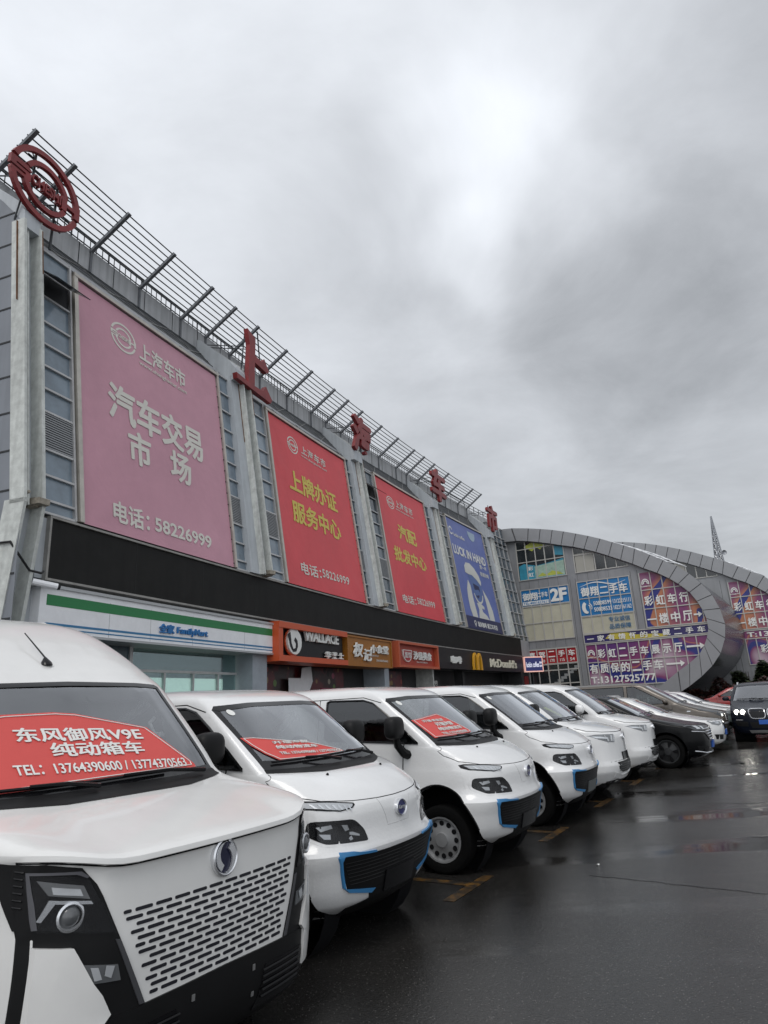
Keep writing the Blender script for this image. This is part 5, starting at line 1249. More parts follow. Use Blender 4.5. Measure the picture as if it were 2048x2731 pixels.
for s_, P_ in ((-1, P_id), (1, mir)):
    mk = c.patch('front_mask', P_([(-.868, 1.098), (-.80, 1.094), (-.70, 1.070), (-.646, 1.0), (-.55, .78), (-.43, .51), (-.60, .49), (-.62, .30), (-.855, .30), (-.856, .54), (-.852, .83), (-.870, 1.0)]), plast, off=.006, thick=.02, step=.05)
    c.patch('bumper_cheek', P_([(-.812, .801), (-.715, .785), (-.585, .525), (-.613, .497), (-.60, .34), (-.835, .34), (-.822, .54)]), wp, off=.026, thick=.035, step=.05)
    for k in range(6): c.line('mask_rib', P_([(-.864, 1.075-.026*k), (-.848, 1.07-.026*k)]), gloss_b, r=.004, off=.008, parent=mk)
    h = c.patch('headlamp', P_([(-.838, 1.063), (-.714, 1.052), (-.675, 1.03), (-.575, .808), (-.815, .862)]), gloss_b, off=.012, thick=.01, step=.05)
    c.patch('lamp_edge', P_([(-.842, 1.072), (-.70, 1.06), (-.672, 1.035), (-.68, 1.03), (-.715, 1.05), (-.835, 1.06), (-.812, .862), (-.826, .862)]), mat('smoked_lamp_edge', (.10, .10, .11), .15), off=.015, thick=.004, step=.05, parent=h)
    c.patch('daytime_bar', P_([(-.82, 1.040), (-.775, 1.027), (-.69, 1.003), (-.667, .950), (-.788, .982)]), mat('smoked_grey_lens', (.13, .135, .14), .1), off=.016, thick=.004, step=.04, parent=h)
    c.patch('inner_lens', P_([(-.78, 1.012), (-.70, .992), (-.69, .965), (-.775, .985)]), lampw, off=.019, thick=.002, step=.04, parent=h)
    c.patch('chrome_bracket', P_([(-.814, .892), (-.784, .965), (-.664, .943), (-.657, .930), (-.769, .949), (-.803, .888)]), mat('lamp_chrome', (.45, .46, .48), .2, .8), off=.018, thick=.004, step=.04, parent=h)
    y0 = -.734 if s_ < 0 else .734
    c.patch('clear_cover', P_([(-.838, 1.063), (-.714, 1.052), (-.675, 1.03), (-.575, .808), (-.815, .862)]), lampg, off=.045, thick=0, step=.06, parent=h)
    hp, nn = cast(c.bvh, y0, .898, 'x'); nn = (nn+Vector((1, 0, 0))).normalized(); a = (Vector((0, 1, 0))-nn*nn.y).normalized(); b = nn.cross(a)
    m = MB(); fn = lambda X, Y, hh: hp+a*X+b*Y+nn*(hh+.013)
    m.lathe([(.052, 0), (.055, .012), (.046, .016), (.040, .004)], 24, fn); m.lathe([(.040, .002), (.033, .014), (.018, .022), (0, .025)], 24, fn, 1); m.build('projector', [chrome, lens], h, world=False)
    fg = c.patch('fog_lamp', P_([(-.69, .72), (-.56, .69), (-.545, .63), (-.65, .645)]), lens, off=.012, thick=.006, step=.05)
    c.patch('reflector', P_([(-.66, .705), (-.635, .700), (-.625, .655), (-.645, .655)]), lampw, off=.017, thick=.002, parent=fg); c.patch('reflector', P_([(-.61, .70), (-.575, .69), (-.588, .65), (-.615, .665)]), lampw, off=.017, thick=.002, parent=fg)
    c.patch('trim_strip', P_([(-.572, .782), (-.550, .776), (-.434, .515), (-.458, .515)]), mat('grey_trim', (.055, .055, .06), .4), off=.011, thick=.012, step=.05)
sl = []
for r_ in range(13):
    z = .868-.0272*r_; wmax = .535-.0105*r_; n0 = -6
    for k in range(-7, 8):
        y = k*.0985+(.052*r_) % .0985-.049; y0, y1 = max(y-.041, -wmax), min(y+.041, wmax)
        if y1-y0 > .03: sl.append(rounded([(y0, z-.0068), (y1, z-.0068), (y1, z+.0068), (y0, z+.0068)], .5, 2))
c.patch('grille', sl, mat('grille_hole', (.006, .006, .012), .6), off=.0025, thick=.004, step=.2)
c.patch('bumper', [(-.66, .50), (-.41, .512), (0, .522), (.41, .512), (.66, .50), (.86, .54), (.87, .30), (.84, .20), (-.84, .20), (-.87, .30), (-.86, .54)], plast, off=.010, thick=.02, step=.06)
c.patch('bumper_intake', [(-.60, .43), (-.28, .44), (-.22, .26), (-.62, .26)], gloss_b, off=.014, thick=.004); c.patch('bumper_intake', [(.60, .43), (.28, .44), (.22, .26), (.62, .26)], gloss_b, off=.014, thick=.004)
for y in (-.19, .19): c.patch('plate_bolt', [(y-.008, .44), (y+.008, .44), (y+.008, .465), (y-.008, .465)], mat('dull_zinc', (.3, .3, .3), .4, .6), off=.016, thick=.004); c.patch('plate_bolt', [(y-.008, .33), (y+.008, .33), (y+.008, .35), (y-.008, .35)], mat('dull_zinc', (.3, .3, .3)), off=.016, thick=.004)
for k in range(5): c.line('intake_slat', [(-.58, .30+.028*k), (-.26, .305+.028*k)], plast, r=.006, off=.016); c.line('intake_slat', [(.26, .305+.028*k), (.58, .30+.028*k)], plast, r=.006, off=.016)
def swallow(q, fn):
    for s_ in (1, -1):
        pl = [(.80*math.cos(R(t)), .80*math.sin(R(t))) for t in np.linspace(78, 238, 14)]+[(.30+.80*math.cos(R(t)), .16+.72*math.sin(R(t))) for t in np.linspace(232, 112, 12)]
        for a, b_ in zip(range(13), range(1, 14)):
            k1, k2 = 25-int(a*11/13), 25-int(b_*11/13); q.prism([(s_*x, s_*y) for x, y in ([pl[a], pl[b_], pl[k2], pl[k1]] if k1 != k2 else [pl[a], pl[b_], pl[k1]])], .002, .012, fn)
emblem_disc(c, .0, .978, .080, .084, mat('badge_navy', (.012, .014, .04), .2), chrome, art=swallow)
m = MB(); h, nn = cast(c.bvh, -1.62, -.03, 'z'); m.lathe([(.035, 0), (.032, .02), (.016, .045), (.006, .06)], 14, lambda X, Y, hh: h+Vector((X-hh*.5, Y, hh*.9))); m.tube([h+Vector((-.03, 0, .05)), h+Vector((-.30, 0, .235))], [.006, .004], 6); m.build('roof_aerial', gloss_b, c.root, world=False)
for y in (-.45, .45): c.line('roof_rib', [(-2.5, y), (-4.4, y)], wp, 'z', 1, .012, -.004)
for x in (-1.0, -4.2):
    for sd in (1, -1): c.wheel(x, sd*.79, .35, .22)
c.wells(-1.0, .36, .44, .885); c.wells(-4.2, .36, .44, .885)
c.box('underbody', (-5.1, -.76, .2), (-.3, .76, .32), seam_m, .02)
c.box('dashboard', (-1.35, -.80, 1.02), (-.92, .80, 1.27), cabin, .05); c.box('cabin_floor', (-2.7, -.8, .5), (-1.0, .8, .58), cabin, .02); c.box('bulkhead', (-2.75, -.8, .55), (-2.7, .8, 1.5), cabinl, .02)
c.seats(-2.25, (-.42, .42), .9, .62); c.steering(-1.45, .42, 1.32)
m = MB()
for z in (1.42, 1.52): m.tube([(-1.24-.9*(z-1.42), .70, z), (-1.28-.9*(z-1.42), .64, z+.02), (-1.33-.9*(z-1.42), .64, z+.09), (-1.36-.9*(z-1.42), .70, z+.12)], .014, 7)
m.build('grab_handle', cabinl, c.root, world=False)
poster(c, 'big red poster with white lettering inside the windscreen of the large front van', [(-.70, 1.68), (-.50, 1.703), (-.20, 1.705), (-.07, 1.692), (.38, 1.585), (.60, 1.345), (.60, 1.325), (0, 1.325), (-.70, 1.322)], mat('poster_red_big', (.62, .08, .07), .6, var=.06),
       [('东风御风V9E', -.475, .31, 1.525, 1.605, .03), ('纯动箱车', -.315, .27, 1.445, 1.52, .03), ('TEL：13764390600 / 13774370563', -.545, .53, 1.362, 1.412, .02)], slope=-.055, grp='red posters in the windscreens', sink=.005)
# ---------------------------------------------------------------- the other parked cars
LED = [(.22, -.22, -4.4, .72, .9, .2), (.28, -.12, -4.43, .76, .95, .2), (.36, -.07, -4.45, .785, .9, .2), (.44, -.03, -4.46, .80, .85, .2), (.52, -.02, -4.47, .80, .85, .2), (.60, -.04, -4.47, .803, .9, .2), (.78, -.05, -4.47, .805, .95, .2), (.92, -.055, -4.47, .803, .95, .2),
       (.99, -.075, -4.46, .80, .95, .2), (1.03, -.11, -4.46, .798, .9, .2), (1.07, -.21, -4.45, .795, .85, .2), (1.11, -.36, -4.45, .79, .75, .2), (1.15, -.54, -4.45, .785, .6, .2), (1.18, -.70, -4.45, .782, .5, .2),
       (1.20, -.76, -4.44, .78, .45, .2), (1.30, -.88, -4.43, .775, .42, .2), (1.45, -1.06, -4.42, .755, .4, .2), (1.60, -1.26, -4.4, .728, .4, .2), (1.72, -1.44, -4.37, .70, .4, .2), (1.775, -1.55, -4.33, .68, .42, .2), (1.82, -1.72, -4.27, .63, .45, .2), (1.85, -1.95, -4.15, .55, .5, .2), (1.87, -2.3, -4.05, .42, .5, .2), (1.875, -2.6, -3.9, .28, .5, .2)]
c = Car('delivery_van', 'white van with white wing mirrors and a yellow green note in the windscreen', 'van', (3.78, 11.55, R(-29)), LED, paint_w, 'white vans with slanted clear headlamps', n=90)
WS5 = [(-.735, 1.215), (-.35, 1.195), (.35, 1.195), (.735, 1.215), (.69, 1.69), (.65, 1.715), (.3, 1.73), (-.3, 1.73), (-.65, 1.715), (-.69, 1.69)]
SW5 = [(-2.3, 1.69), (-1.75, 1.69), (-1.60, 1.65), (-1.36, 1.46), (-1.10, 1.24), (-2.3, 1.27)]
SR5 = [(-3.6, 1.68), (-2.5, 1.69), (-2.5, 1.28), (-3.6, 1.30)]
c.cut_front(WS5, 1.19); c.cut_side(SW5); c.cut_side(SR5); c.cut_arch(-.85, .31, .40); c.cut_arch(-3.6, .31, .40); c.body()
c.patch('windscreen', WS5, wind, off=-.002, thick=0)
c.patch('glass_border', [[(-.735, 1.215), (-.35, 1.195), (.35, 1.195), (.735, 1.215), (.73, 1.26), (.35, 1.24), (-.35, 1.24), (-.73, 1.26)], [(-.69, 1.69), (-.65, 1.715), (-.3, 1.73), (.3, 1.73), (.65, 1.715), (.69, 1.69), (.65, 1.685), (.3, 1.70), (-.3, 1.70), (-.65, 1.685)]], frit, off=.0005, thick=0)
for sd in (1, -1):
    for q in (SW5, SR5):
        w = c.patch('side_window', q, sideg, axis='y', side=sd, off=-.004, thick=0, step=.1); c.line('window_rubber', q+q[:1], frit, 'y', sd, .011, .002, w, 5, 4)
    c.line('door_gap', [(-1.25, 1.24), (-1.28, .9), (-1.3, .5)], seam_m, 'y', sd, .006); c.line('door_gap', [(-2.4, 1.72), (-2.41, .42)], seam_m, 'y', sd, .006)
c.wiper((-.66, 1.25), (-.02, 1.25), (.02, 1.2)); c.wiper((-.10, 1.25), (.52, 1.25), (.56, 1.2))
hl = [(-.78, 1.10), (-.76, 1.055), (-.62, 1.03), (-.3, 1.015), (0, 1.01)]
c.line('bonnet_gap', hl+mir(hl)[1:], seam_m, r=.006)
for P_ in (lambda p: p, mir):
    h = c.patch('headlamp', P_([(-.785, .985), (-.73, 1.0), (-.40, .985), (-.385, .965), (-.43, .865), (-.60, .875), (-.72, .925)]), mat('clear_lamp', (.22, .23, .24), .1, 0, var=.2, vscale=8), off=.004, step=.05)
    c.patch('light_bar', P_([(-.77, .975), (-.58, .945), (-.57, .885), (-.60, .882), (-.615, .925), (-.74, .945)]), lampw, off=.009, thick=.003, step=.05, parent=h); c.patch('light_bar', P_([(-.50, .97), (-.46, .97), (-.48, .885), (-.52, .885)]), lampw, off=.009, thick=.003, step=.05, parent=h)
    c.patch('light_bar', P_([(-.42, .97), (-.40, .97), (-.44, .875), (-.46, .875)]), lampw, off=.009, thick=.003, step=.05, parent=h)
g = c.patch('lower_grille', [(-.46, .565), (.46, .565), (.44, .46), (.30, .41), (-.30, .41), (-.44, .46)], plast, off=.006)
for k in range(4): c.line('slat', [(-.43, .44+.03*k), (.43, .44+.03*k)], gloss_b, r=.005, off=.009, parent=g)
c.line('bumper_crease', [(-.62, .58), (0, .585), (.62, .58)], seam_m, r=.004); c.patch('bumper_lip', [(-.56, .43), (-.46, .41), (-.30, .37), (.30, .37), (.46, .41), (.56, .43), (.54, .35), (.30, .31), (-.30, .31), (-.54, .35)], paint_w, off=.016, thick=.02, step=.06)
c.patch('lower_bumper', [(-.62, .30), (-.40, .315), (.40, .315), (.62, .30), (.6, .23), (-.6, .23)], plast, off=.008, step=.08)
c.patch('number_plate', [(-.20, .70), (.20, .70), (.20, .575), (-.20, .575)], gloss_b, off=.015, thick=.02, step=.3)
emblem_disc(c, 0, .925, .05, .042, mat('badge_grey', (.25, .26, .28), .2, .8), chrome)
for sd in (1, -1):
    m = bmesh.new(); bmesh.ops.create_uvsphere(m, u_segments=18, v_segments=12, radius=1)
    for v in m.verts:
        x, y, z = v.co; p = lambda q, e=.65: math.copysign(abs(q)**e, q); v.co = Vector((-1.22+.085*p(x)-.03*y*sd, sd*(.94+.12*p(y)), 1.335+.085*p(z)))
    for f in m.faces: f.smooth = True
    mo = finish(m, 'wing_mirror', paint_w, c.root, 60); m = MB(); m.tube([(-1.2, sd*.76, 1.25), (-1.22, sd*.86, 1.28)], [.035, .03], 7); m.build('mirror_foot', plast, mo, world=False)
for x in (-.85, -3.6):
    for sd in (1, -1): c.wheel(x, sd*.71, .305)
c.wells(-.85, .31, .39, .79); c.wells(-3.6, .31, .39, .79); c.box('underbody', (-4.3, -.66, .2), (-.3, .66, .3), seam_m, .02)
c.box('dashboard', (-1.4, -.70, .95), (-.9, .70, 1.17), cabin, .05); c.seats(-2.1, (-.36, .36), .74, .62); c.seats(-3.0, (-.36, .36), .74, .62); c.steering(-1.45, .38, 1.2)
V5 = c
V6 = clone(c.root, 'white van with white wing mirrors next to the black saloon', (5.16, 13.88, R(-28.5)))
t = thing('note', 'yellow green paper note behind a white van windscreen', 'paper note', c.M @ c.mapper()(-.55, 1.4, -.03), c.pose[2])
bm = patch_mesh([[(-.60, 1.46), (-.48, 1.47), (-.26, 1.32), (-.38, 1.30)]], c.bvh, 'x', 1, -.03, .002, .1); inv = t.matrix_basis.inverted()
for v in bm.verts: v.co = inv @ (c.M @ v.co)
finish(bm, 'paper', mat('note_yellow_green', (.52, .62, .16), .6), t)

def saloon_rows(L, H, W, zh, zc, xc, xr, xb, zt, hatch=.25, g=.20):
    """generic car: L length, H height, W half width, zh bonnet nose, zc/xc screen foot, xr roof front, xb roof end, zt tail height"""
    r = [(g, -.16, -L+.12, W-.12, .9, .6), (g+.07, -.05, -L+.04, W-.05, 1, .6), (g+.2, -.01, -L, W-.015, 1, .6), (g+.34, 0, -L, W, 1, .6), (zh-.12, -.012, -L+.01, W, 1, .6), (zh-.04, -.03, -L+.015, W-.004, 1, .6), (zh, -.085, -L+.02, W-.008, 1, .6)]
    for t in (.25, .5, .75, .93): r.append((zh+(zc-zh)*t**1.1, -.085+(xc+.085)*(t**.92), -L+.02+.02*t, W-.01-.01*t, 1-.5*t, .6))
    zR = H-.11; xt = -L+.05
    for t in (0, .3, .6, .85, 1):
        z = zc+.015+(zR-zc-.015)*t; rx = xt if z < zt else xt+(xb-xt)*((z-zt)/(zR-zt))**.85
        r.append((z, xc-.03+(xr-xc+.03)*t, rx, W-.03-(W*.20-.03)*t**1.3, .45, .4))
    r += [(H-.065, xr-.13, xb-.10+0*hatch, W*.80-.05, .45, .4), (H-.03, xr-.33, xb+.15, W*.80-.13, .5, .4), (H-.01, xr-.6, xb+.35, W*.80-.25, .5, .4), (H, xr-.95, xb+.6, W*.80-.42, .5, .4)]
    return r
def car(name, label, pose, paint, L, H, W, zh, zc, xc, xr, xb, zt, grp, wr=.33, xf=.85, xrw=None, roofrack=False, cat='car'):
    c = Car(name, label, cat, pose, saloon_rows(L, H, W, zh, zc, xc, xr, xb, zt), paint, grp, n=70)
    zR = H-.11; wt = W*.80; wb = W-.04
    ws = [(-wb*.92, zc+.035), (-wb*.4, zc+.02), (wb*.4, zc+.02), (wb*.92, zc+.035), (wt*.90, zR-.02), (wt*.4, zR+.005), (-wt*.4, zR+.005), (-wt*.90, zR-.02)]
    sl_ = (xr-xc)/(zR-zc)
    z1, z2 = zc+.03, zR-.02
    A = [(xc-.42+sl_*(z1-zc)*.9, z1), (xc-.42+sl_*(z2-zc)*.9-.10, z2), (-L*.53, z2), (-L*.53, z1)]
    xB = xb-.15; Bq = [(-L*.55, z1), (-L*.55, z2), (min(xB+.25, -L*.6), z2), (max(xB-.25, -L+.5), (z1+z2)/2), (max(xB-.25, -L+.55), z1)]
    rw = [(-wb*.8, zt+.02), (wb*.8, zt+.02), (wt*.82, zR-.04), (-wt*.82, zR-.04)]
    c.cut_front(ws, zc-.01); c.cut_side(A); c.cut_side(Bq); c.cut_front(rw, zt-.05, -1)
    xrw = xrw or -L+.95
    c.cut_arch(-xf, wr, wr+.055); c.cut_arch(xrw, wr, wr+.055); c.body()
    c.patch('windscreen', ws, wind, off=-.003, thick=0); c.patch('rear_window', rw, sideg, axis='x', side=-1, off=-.003, thick=0)
    for sd in (1, -1):
        for q in (A, Bq):
            w = c.patch('side_window', q, sideg, axis='y', side=sd, off=-.004, thick=0, step=.1); c.line('window_rubber', q+q[:1], frit, 'y', sd, .012, .003, w, 5, 4)
        c.line('door_gap', [(-L*.54, z1), (-L*.545, .35)], seam_m, 'y', sd, .006); c.line('door_gap', [(xc-.35, z1-.03), (xc-.40, .6), (xc-.35, .35)], seam_m, 'y', sd, .006)
        c.patch('door_handle', rounded([(-L*.52, zc-.12), (-L*.47, zc-.12), (-L*.47, zc-.085), (-L*.52, zc-.085)], .4), paint, axis='y', side=sd, off=.02, thick=.02)
        m = bmesh.new(); bmesh.ops.create_uvsphere(m, u_segments=16, v_segments=10, radius=1)
        for v in m.verts:
            x, y, z = v.co; p = lambda q, e=.65: math.copysign(abs(q)**e, q); v.co = Vector((xc-.52+.07*p(x), sd*(W+.10+.10*p(y)), zc+.09+.065*p(z)))
        for f in m.faces: f.smooth = True
        mo = finish(m, 'wing_mirror', paint, c.root, 60); m = MB(); m.tube([(xc-.5, sd*(W-.04), zc+.03), (xc-.52, sd*(W+.05), zc+.06)], .03, 6); m.build('mirror_foot', plast, mo, world=False)
        if roofrack: m = MB(); m.tube([(xr-.3, sd*wt*.86, H-.09), (xr-.45, sd*wt*.86, H-.0), (xb+.4, sd*wt*.86, H-.0), (xb+.2, sd*wt*.86, H-.07)], .02, 6); m.build('roof_rail', chrome, c.root, world=False)
    c.wiper((-wb*.8, zc+.06), (-.05, zc+.055), (.0, zc+.02)); c.wiper((-.15, zc+.055), (wb*.55, zc+.06), (wb*.6, zc+.02))
    hl = [(-W*.97, zc-.03), (-W*.9, zh+.09), (-W*.7, zh+.02), (-W*.3, zh+.005), (0, zh)]
    c.line('bonnet_gap', hl+mir(hl)[1:], seam_m, r=.005)
    for x in (-xf, xrw):
        for sd in (1, -1): c.wheel(x, sd*(W-.12), wr, .2, mat('alloy_rim', (.03, .031, .033), .5, .3), 5, .70, True)
        c.wells(x, wr, wr+.05, W-.015)
    c.box('underbody', (-L+.3, -W+.15, g0+.02), (-.3, W-.15, g0+.12), seam_m, .02)
    c.box('dashboard', (xc-.75, -W+.12, zc-.25), (xc-.28, W-.12, zc-.02), seatm, .05); c.seats(xc-1.15-.3, (-.36, .36), .55 if H < 1.6 else .72, .58, .18); c.seats(xc-2.25, (-.36, .36), .55 if H < 1.6 else .72, .55, .16); c.steering(xc-.8, .37, zc+.0)
    return c
g0 = .18
def pboth(c, n, p, m, **k): return [c.patch(n, q, m, **k) for q in (p, mir(p))]
ROWG = 'cars parked at the far end of the row'
blackp = mat('black_car_paint', (.004, .0043, .0048), .18, coat=0, spec=.18)
whitep = mat('white_pearl_paint', (.74, .74, .73), .25, coat=.8)
brownp = mat('bronze_brown_paint', (.105, .088, .072), .3, .5, coat=.7)
tealp2 = mat('silver_green_paint', (.50, .60, .60), .28, .3, coat=.7)
redp = mat('red_car_paint', (.32, .02, .018), .25, coat=.8)
bluep = mat('midnight_blue_paint', (.006, .008, .015), .2, coat=0, spec=.22)
# black saloon with a broad chrome grille
c = car('parked_car', 'black car with broad chrome grille bars and a blue number plate', (6.95, 15.45, R(-28)), blackp, 4.75, 1.58, .93, .83, 1.05, -1.15, -1.95, -3.6, 1.02, ROWG, .34)
g = c.patch('grille', [(-.62, .80), (.62, .80), (.56, .70), (.42, .55), (-.42, .55), (-.56, .70)], gloss_b, off=.004)
for k in range(5): w = .40+.05*k; c.line('grille_bar', [(-w, .56+.052*k), (0, .565+.052*k), (w, .56+.052*k)], chrome, r=.009, off=.012, parent=g)
c.line('chrome_strip', [(-.88, .735), (-.60, .70), (-.42, .545), (0, .53), (.42, .545), (.60, .70), (.88, .735)], chrome, r=.010, off=.012)
for h in pboth(c, 'headlamp', [(-.90, .835), (-.80, .86), (-.50, .83), (-.52, .75), (-.66, .735), (-.84, .76)], mat('dark_lamp', (.05, .055, .06), .08), off=.005, step=.05):
    pass
pboth(c, 'lamp_lens', [(-.80, .835), (-.72, .835), (-.71, .775), (-.79, .775)], lampw, off=.009, thick=.003); pboth(c, 'lamp_lens', [(-.66, .825), (-.58, .82), (-.58, .765), (-.65, .765)], lampw, off=.009, thick=.003)
c.line('bumper_chrome', [(-.85, .34), (-.6, .29), (0, .275), (.6, .29), (.85, .34)], chrome, r=.012, off=.01); pboth(c, 'lower_intake', [(-.84, .44), (-.5, .42), (-.48, .33), (-.80, .35)], plast, off=.004)
c.patch('number_plate', [(-.22, .50), (.22, .50), (.22, .37), (-.22, .37)], mat('plate_blue', (.02, .10, .42), .4), off=.03, thick=.03, step=.3)
# white saloon
c = car('parked_car', 'white car with a dark front grille between the black car and brown carrier', (8.6, 18.25, R(-28)), whitep, 4.8, 1.47, .92, .78, .98, -1.2, -2.05, -3.4, 1.0, ROWG, .33)
c.patch('grille', [(-.40, .76), (.40, .76), (.36, .42), (-.36, .42)], gloss_b, off=.005); c.line('grille_frame', [(-.40, .76), (.40, .76), (.36, .42), (-.36, .42), (-.40, .76)], chrome, r=.010, off=.008)
pboth(c, 'headlamp', [(-.86, .77), (-.76, .80), (-.46, .755), (-.47, .68), (-.66, .665), (-.82, .70)], mat('grey_lamp', (.20, .21, .22), .1), off=.005, step=.05); pboth(c, 'lamp_lens', [(-.76, .77), (-.60, .75), (-.60, .70), (-.74, .71)], lampw, off=.009, thick=.003)
pboth(c, 'lower_intake', [(-.82, .46), (-.46, .44), (-.46, .32), (-.76, .34)], plast, off=.004); c.patch('number_plate', [(-.22, .54), (.22, .54), (.22, .42), (-.22, .42)], mat('plate_blue', (.02, .10, .42)), off=.025, thick=.02, step=.3)
# brown people carrier
c = car('people_carrier', 'bronze brown people carrier with long side windows', (9.95, 20.85, R(-28)), brownp, 5.0, 1.86, .93, .90, 1.16, -1.05, -2.05, -4.75, 1.18, ROWG, .34, .95, -4.0)
c.patch('grille', [(-.45, .84), (.45, .84), (.38, .66), (-.38, .66)], gloss_b, off=.005); c.line('grille_frame', [(-.45, .84), (.45, .84), (.38, .66), (-.38, .66), (-.45, .84)], chrome, r=.010, off=.008)
for k in range(3): c.line('grille_bar', [(-.40, .70+.04*k), (.40, .70+.04*k)], chrome, r=.006, off=.010)
pboth(c, 'headlamp', [(-.89, .98), (-.80, 1.0), (-.50, .86), (-.50, .76), (-.68, .74), (-.85, .84)], mat('dark_lamp', (.05, .055, .06)), off=.005, step=.05); pboth(c, 'lamp_lens', [(-.70, .86), (-.60, .83), (-.60, .77), (-.70, .78)], lampw, off=.009, thick=.003)
c.patch('bumper_bar', [(-.80, .60), (.80, .60), (.78, .55), (-.78, .55)], chrome, off=.012, step=.1)
for sd in (1, -1): c.patch('side_indicator', rounded([(-1.02, .93), (-.92, .93), (-.92, .96), (-1.02, .96)], .4), lampw, axis='y', side=sd, off=.008)
# pale saloons and a red car further on
c = car('parked_car', 'pale silver green car beyond the brown people carrier', (11.35, 23.3, R(-28)), tealp2, 4.7, 1.46, .91, .77, .98, -1.2, -2.05, -3.4, 1.0, ROWG, .33)
c.patch('grille', [(-.42, .72), (.42, .72), (.5, .36), (-.5, .36)], gloss_b, off=.005); c.line('grille_frame', [(-.42, .72), (.42, .72), (.5, .36), (-.5, .36), (-.42, .72)], chrome, r=.012, off=.008)
pboth(c, 'headlamp', [(-.86, .78), (-.76, .80), (-.46, .735), (-.47, .67), (-.66, .665), (-.82, .70)], mat('grey_lamp', (.20, .21, .22)), off=.005, step=.05)
pboth(c, 'lower_intake', [(-.84, .50), (-.56, .46), (-.56, .34), (-.76, .36)], plast, off=.004); c.line('chrome_lip', [(-.8, .30), (0, .27), (.8, .30)], chrome, r=.014, off=.012)
for ps, lb, pm in (((12.7, 25.7, R(-28)), 'white car with its windscreen showing behind the silver green car', whitep), ((14.05, 28.1, R(-28)), 'farthest white car in front of the red car', whitep)):
    c = car('parked_car', lb, ps, pm, 4.6, 1.48, .90, .78, .99, -1.15, -1.95, -3.5, 1.02, ROWG, .33)
    c.patch('grille', [(-.45, .70), (.45, .70), (.4, .5), (-.4, .5)], gloss_b, off=.005); pboth(c, 'headlamp', [(-.84, .77), (-.74, .79), (-.46, .74), (-.47, .67), (-.80, .69)], mat('grey_lamp', (.20, .21, .22)), off=.005, step=.05)
c = car('parked_car', 'red car standing before the red brown hedge', (16.6, 39.0, R(150)), redp, 4.5, 1.52, .91, .80, 1.0, -1.15, -1.95, -3.9, 1.02, ROWG, .34)
c.patch('grille', [(-.45, .78), (.45, .78), (.4, .58), (-.4, .58)], gloss_b, off=.005); pboth(c, 'headlamp', [(-.84, .86), (-.74, .88), (-.46, .82), (-.47, .75), (-.80, .77)], mat('grey_lamp', (.20, .21, .22)), off=.005, step=.05)
# dark blue off-roader coming on with its lamps lit
c = car('off_road_car', 'dark blue off-roader with lit headlamps driving in from the right', (10.65, 20.0, R(-118)), bluep, 4.7, 1.68, .94, .90, 1.12, -1.15, -1.85, -4.1, 1.12, None, .38, .85, None, True)
for s_, P_ in ((-1, lambda p: p), (1, mir)):
    k_ = c.patch('grille', P_(rounded([(-.44, .90), (-.05, .90), (-.05, .68), (-.38, .68)], .35)), gloss_b, off=.006, step=.05)
    q = rounded([(-.46, .92), (-.03, .92), (-.03, .66), (-.40, .66)], .35); c.line('grille_frame', P_(q+q[:1]), chrome, r=.014, off=.008, parent=k_, dense=2)
    h = c.patch('headlamp', P_(rounded([(-.86, .91), (-.50, .90), (-.48, .79), (-.80, .78)], .3)), mat('dark_lamp', (.05, .055, .06)), off=.006, step=.05)
    for y in (-.75, -.59):
        pp, nn = cast(c.bvh, y if s_ < 0 else -y, .845, 'x'); m = MB(); m.lathe([(.062, 0), (.066, .012), (.05, .014), (0, .018)], 18, lambda X, Y, hh: pp+Vector((hh+.008, X, Y))); m.build('lit_lamp', mat('lit_headlamp', (1, 1, 1), .3, emit=(1, .96, .86), estr=9), h, world=False)
    c.patch('side_intake', P_([(-.84, .60), (-.50, .58), (-.50, .44), (-.80, .46)]), plast, off=.004); c.patch('fog_strip', P_([(-.80, .64), (-.62, .635), (-.62, .62), (-.80, .62)]), chrome, off=.010, thick=.005)
c.patch('lower_intake', [(-.46, .56), (.46, .56), (.42, .40), (-.42, .40)], plast, off=.004); c.patch('skid_plate', [(-.5, .34), (.5, .34), (.46, .26), (-.46, .26)], mat('dull_zinc', (.3, .3, .3)), off=.01)
c.patch('number_plate', [(-.22, .62), (.22, .62), (.22, .50), (-.22, .50)], mat('plate_blue', (.02, .10, .42)), off=.02, thick=.02, step=.3)

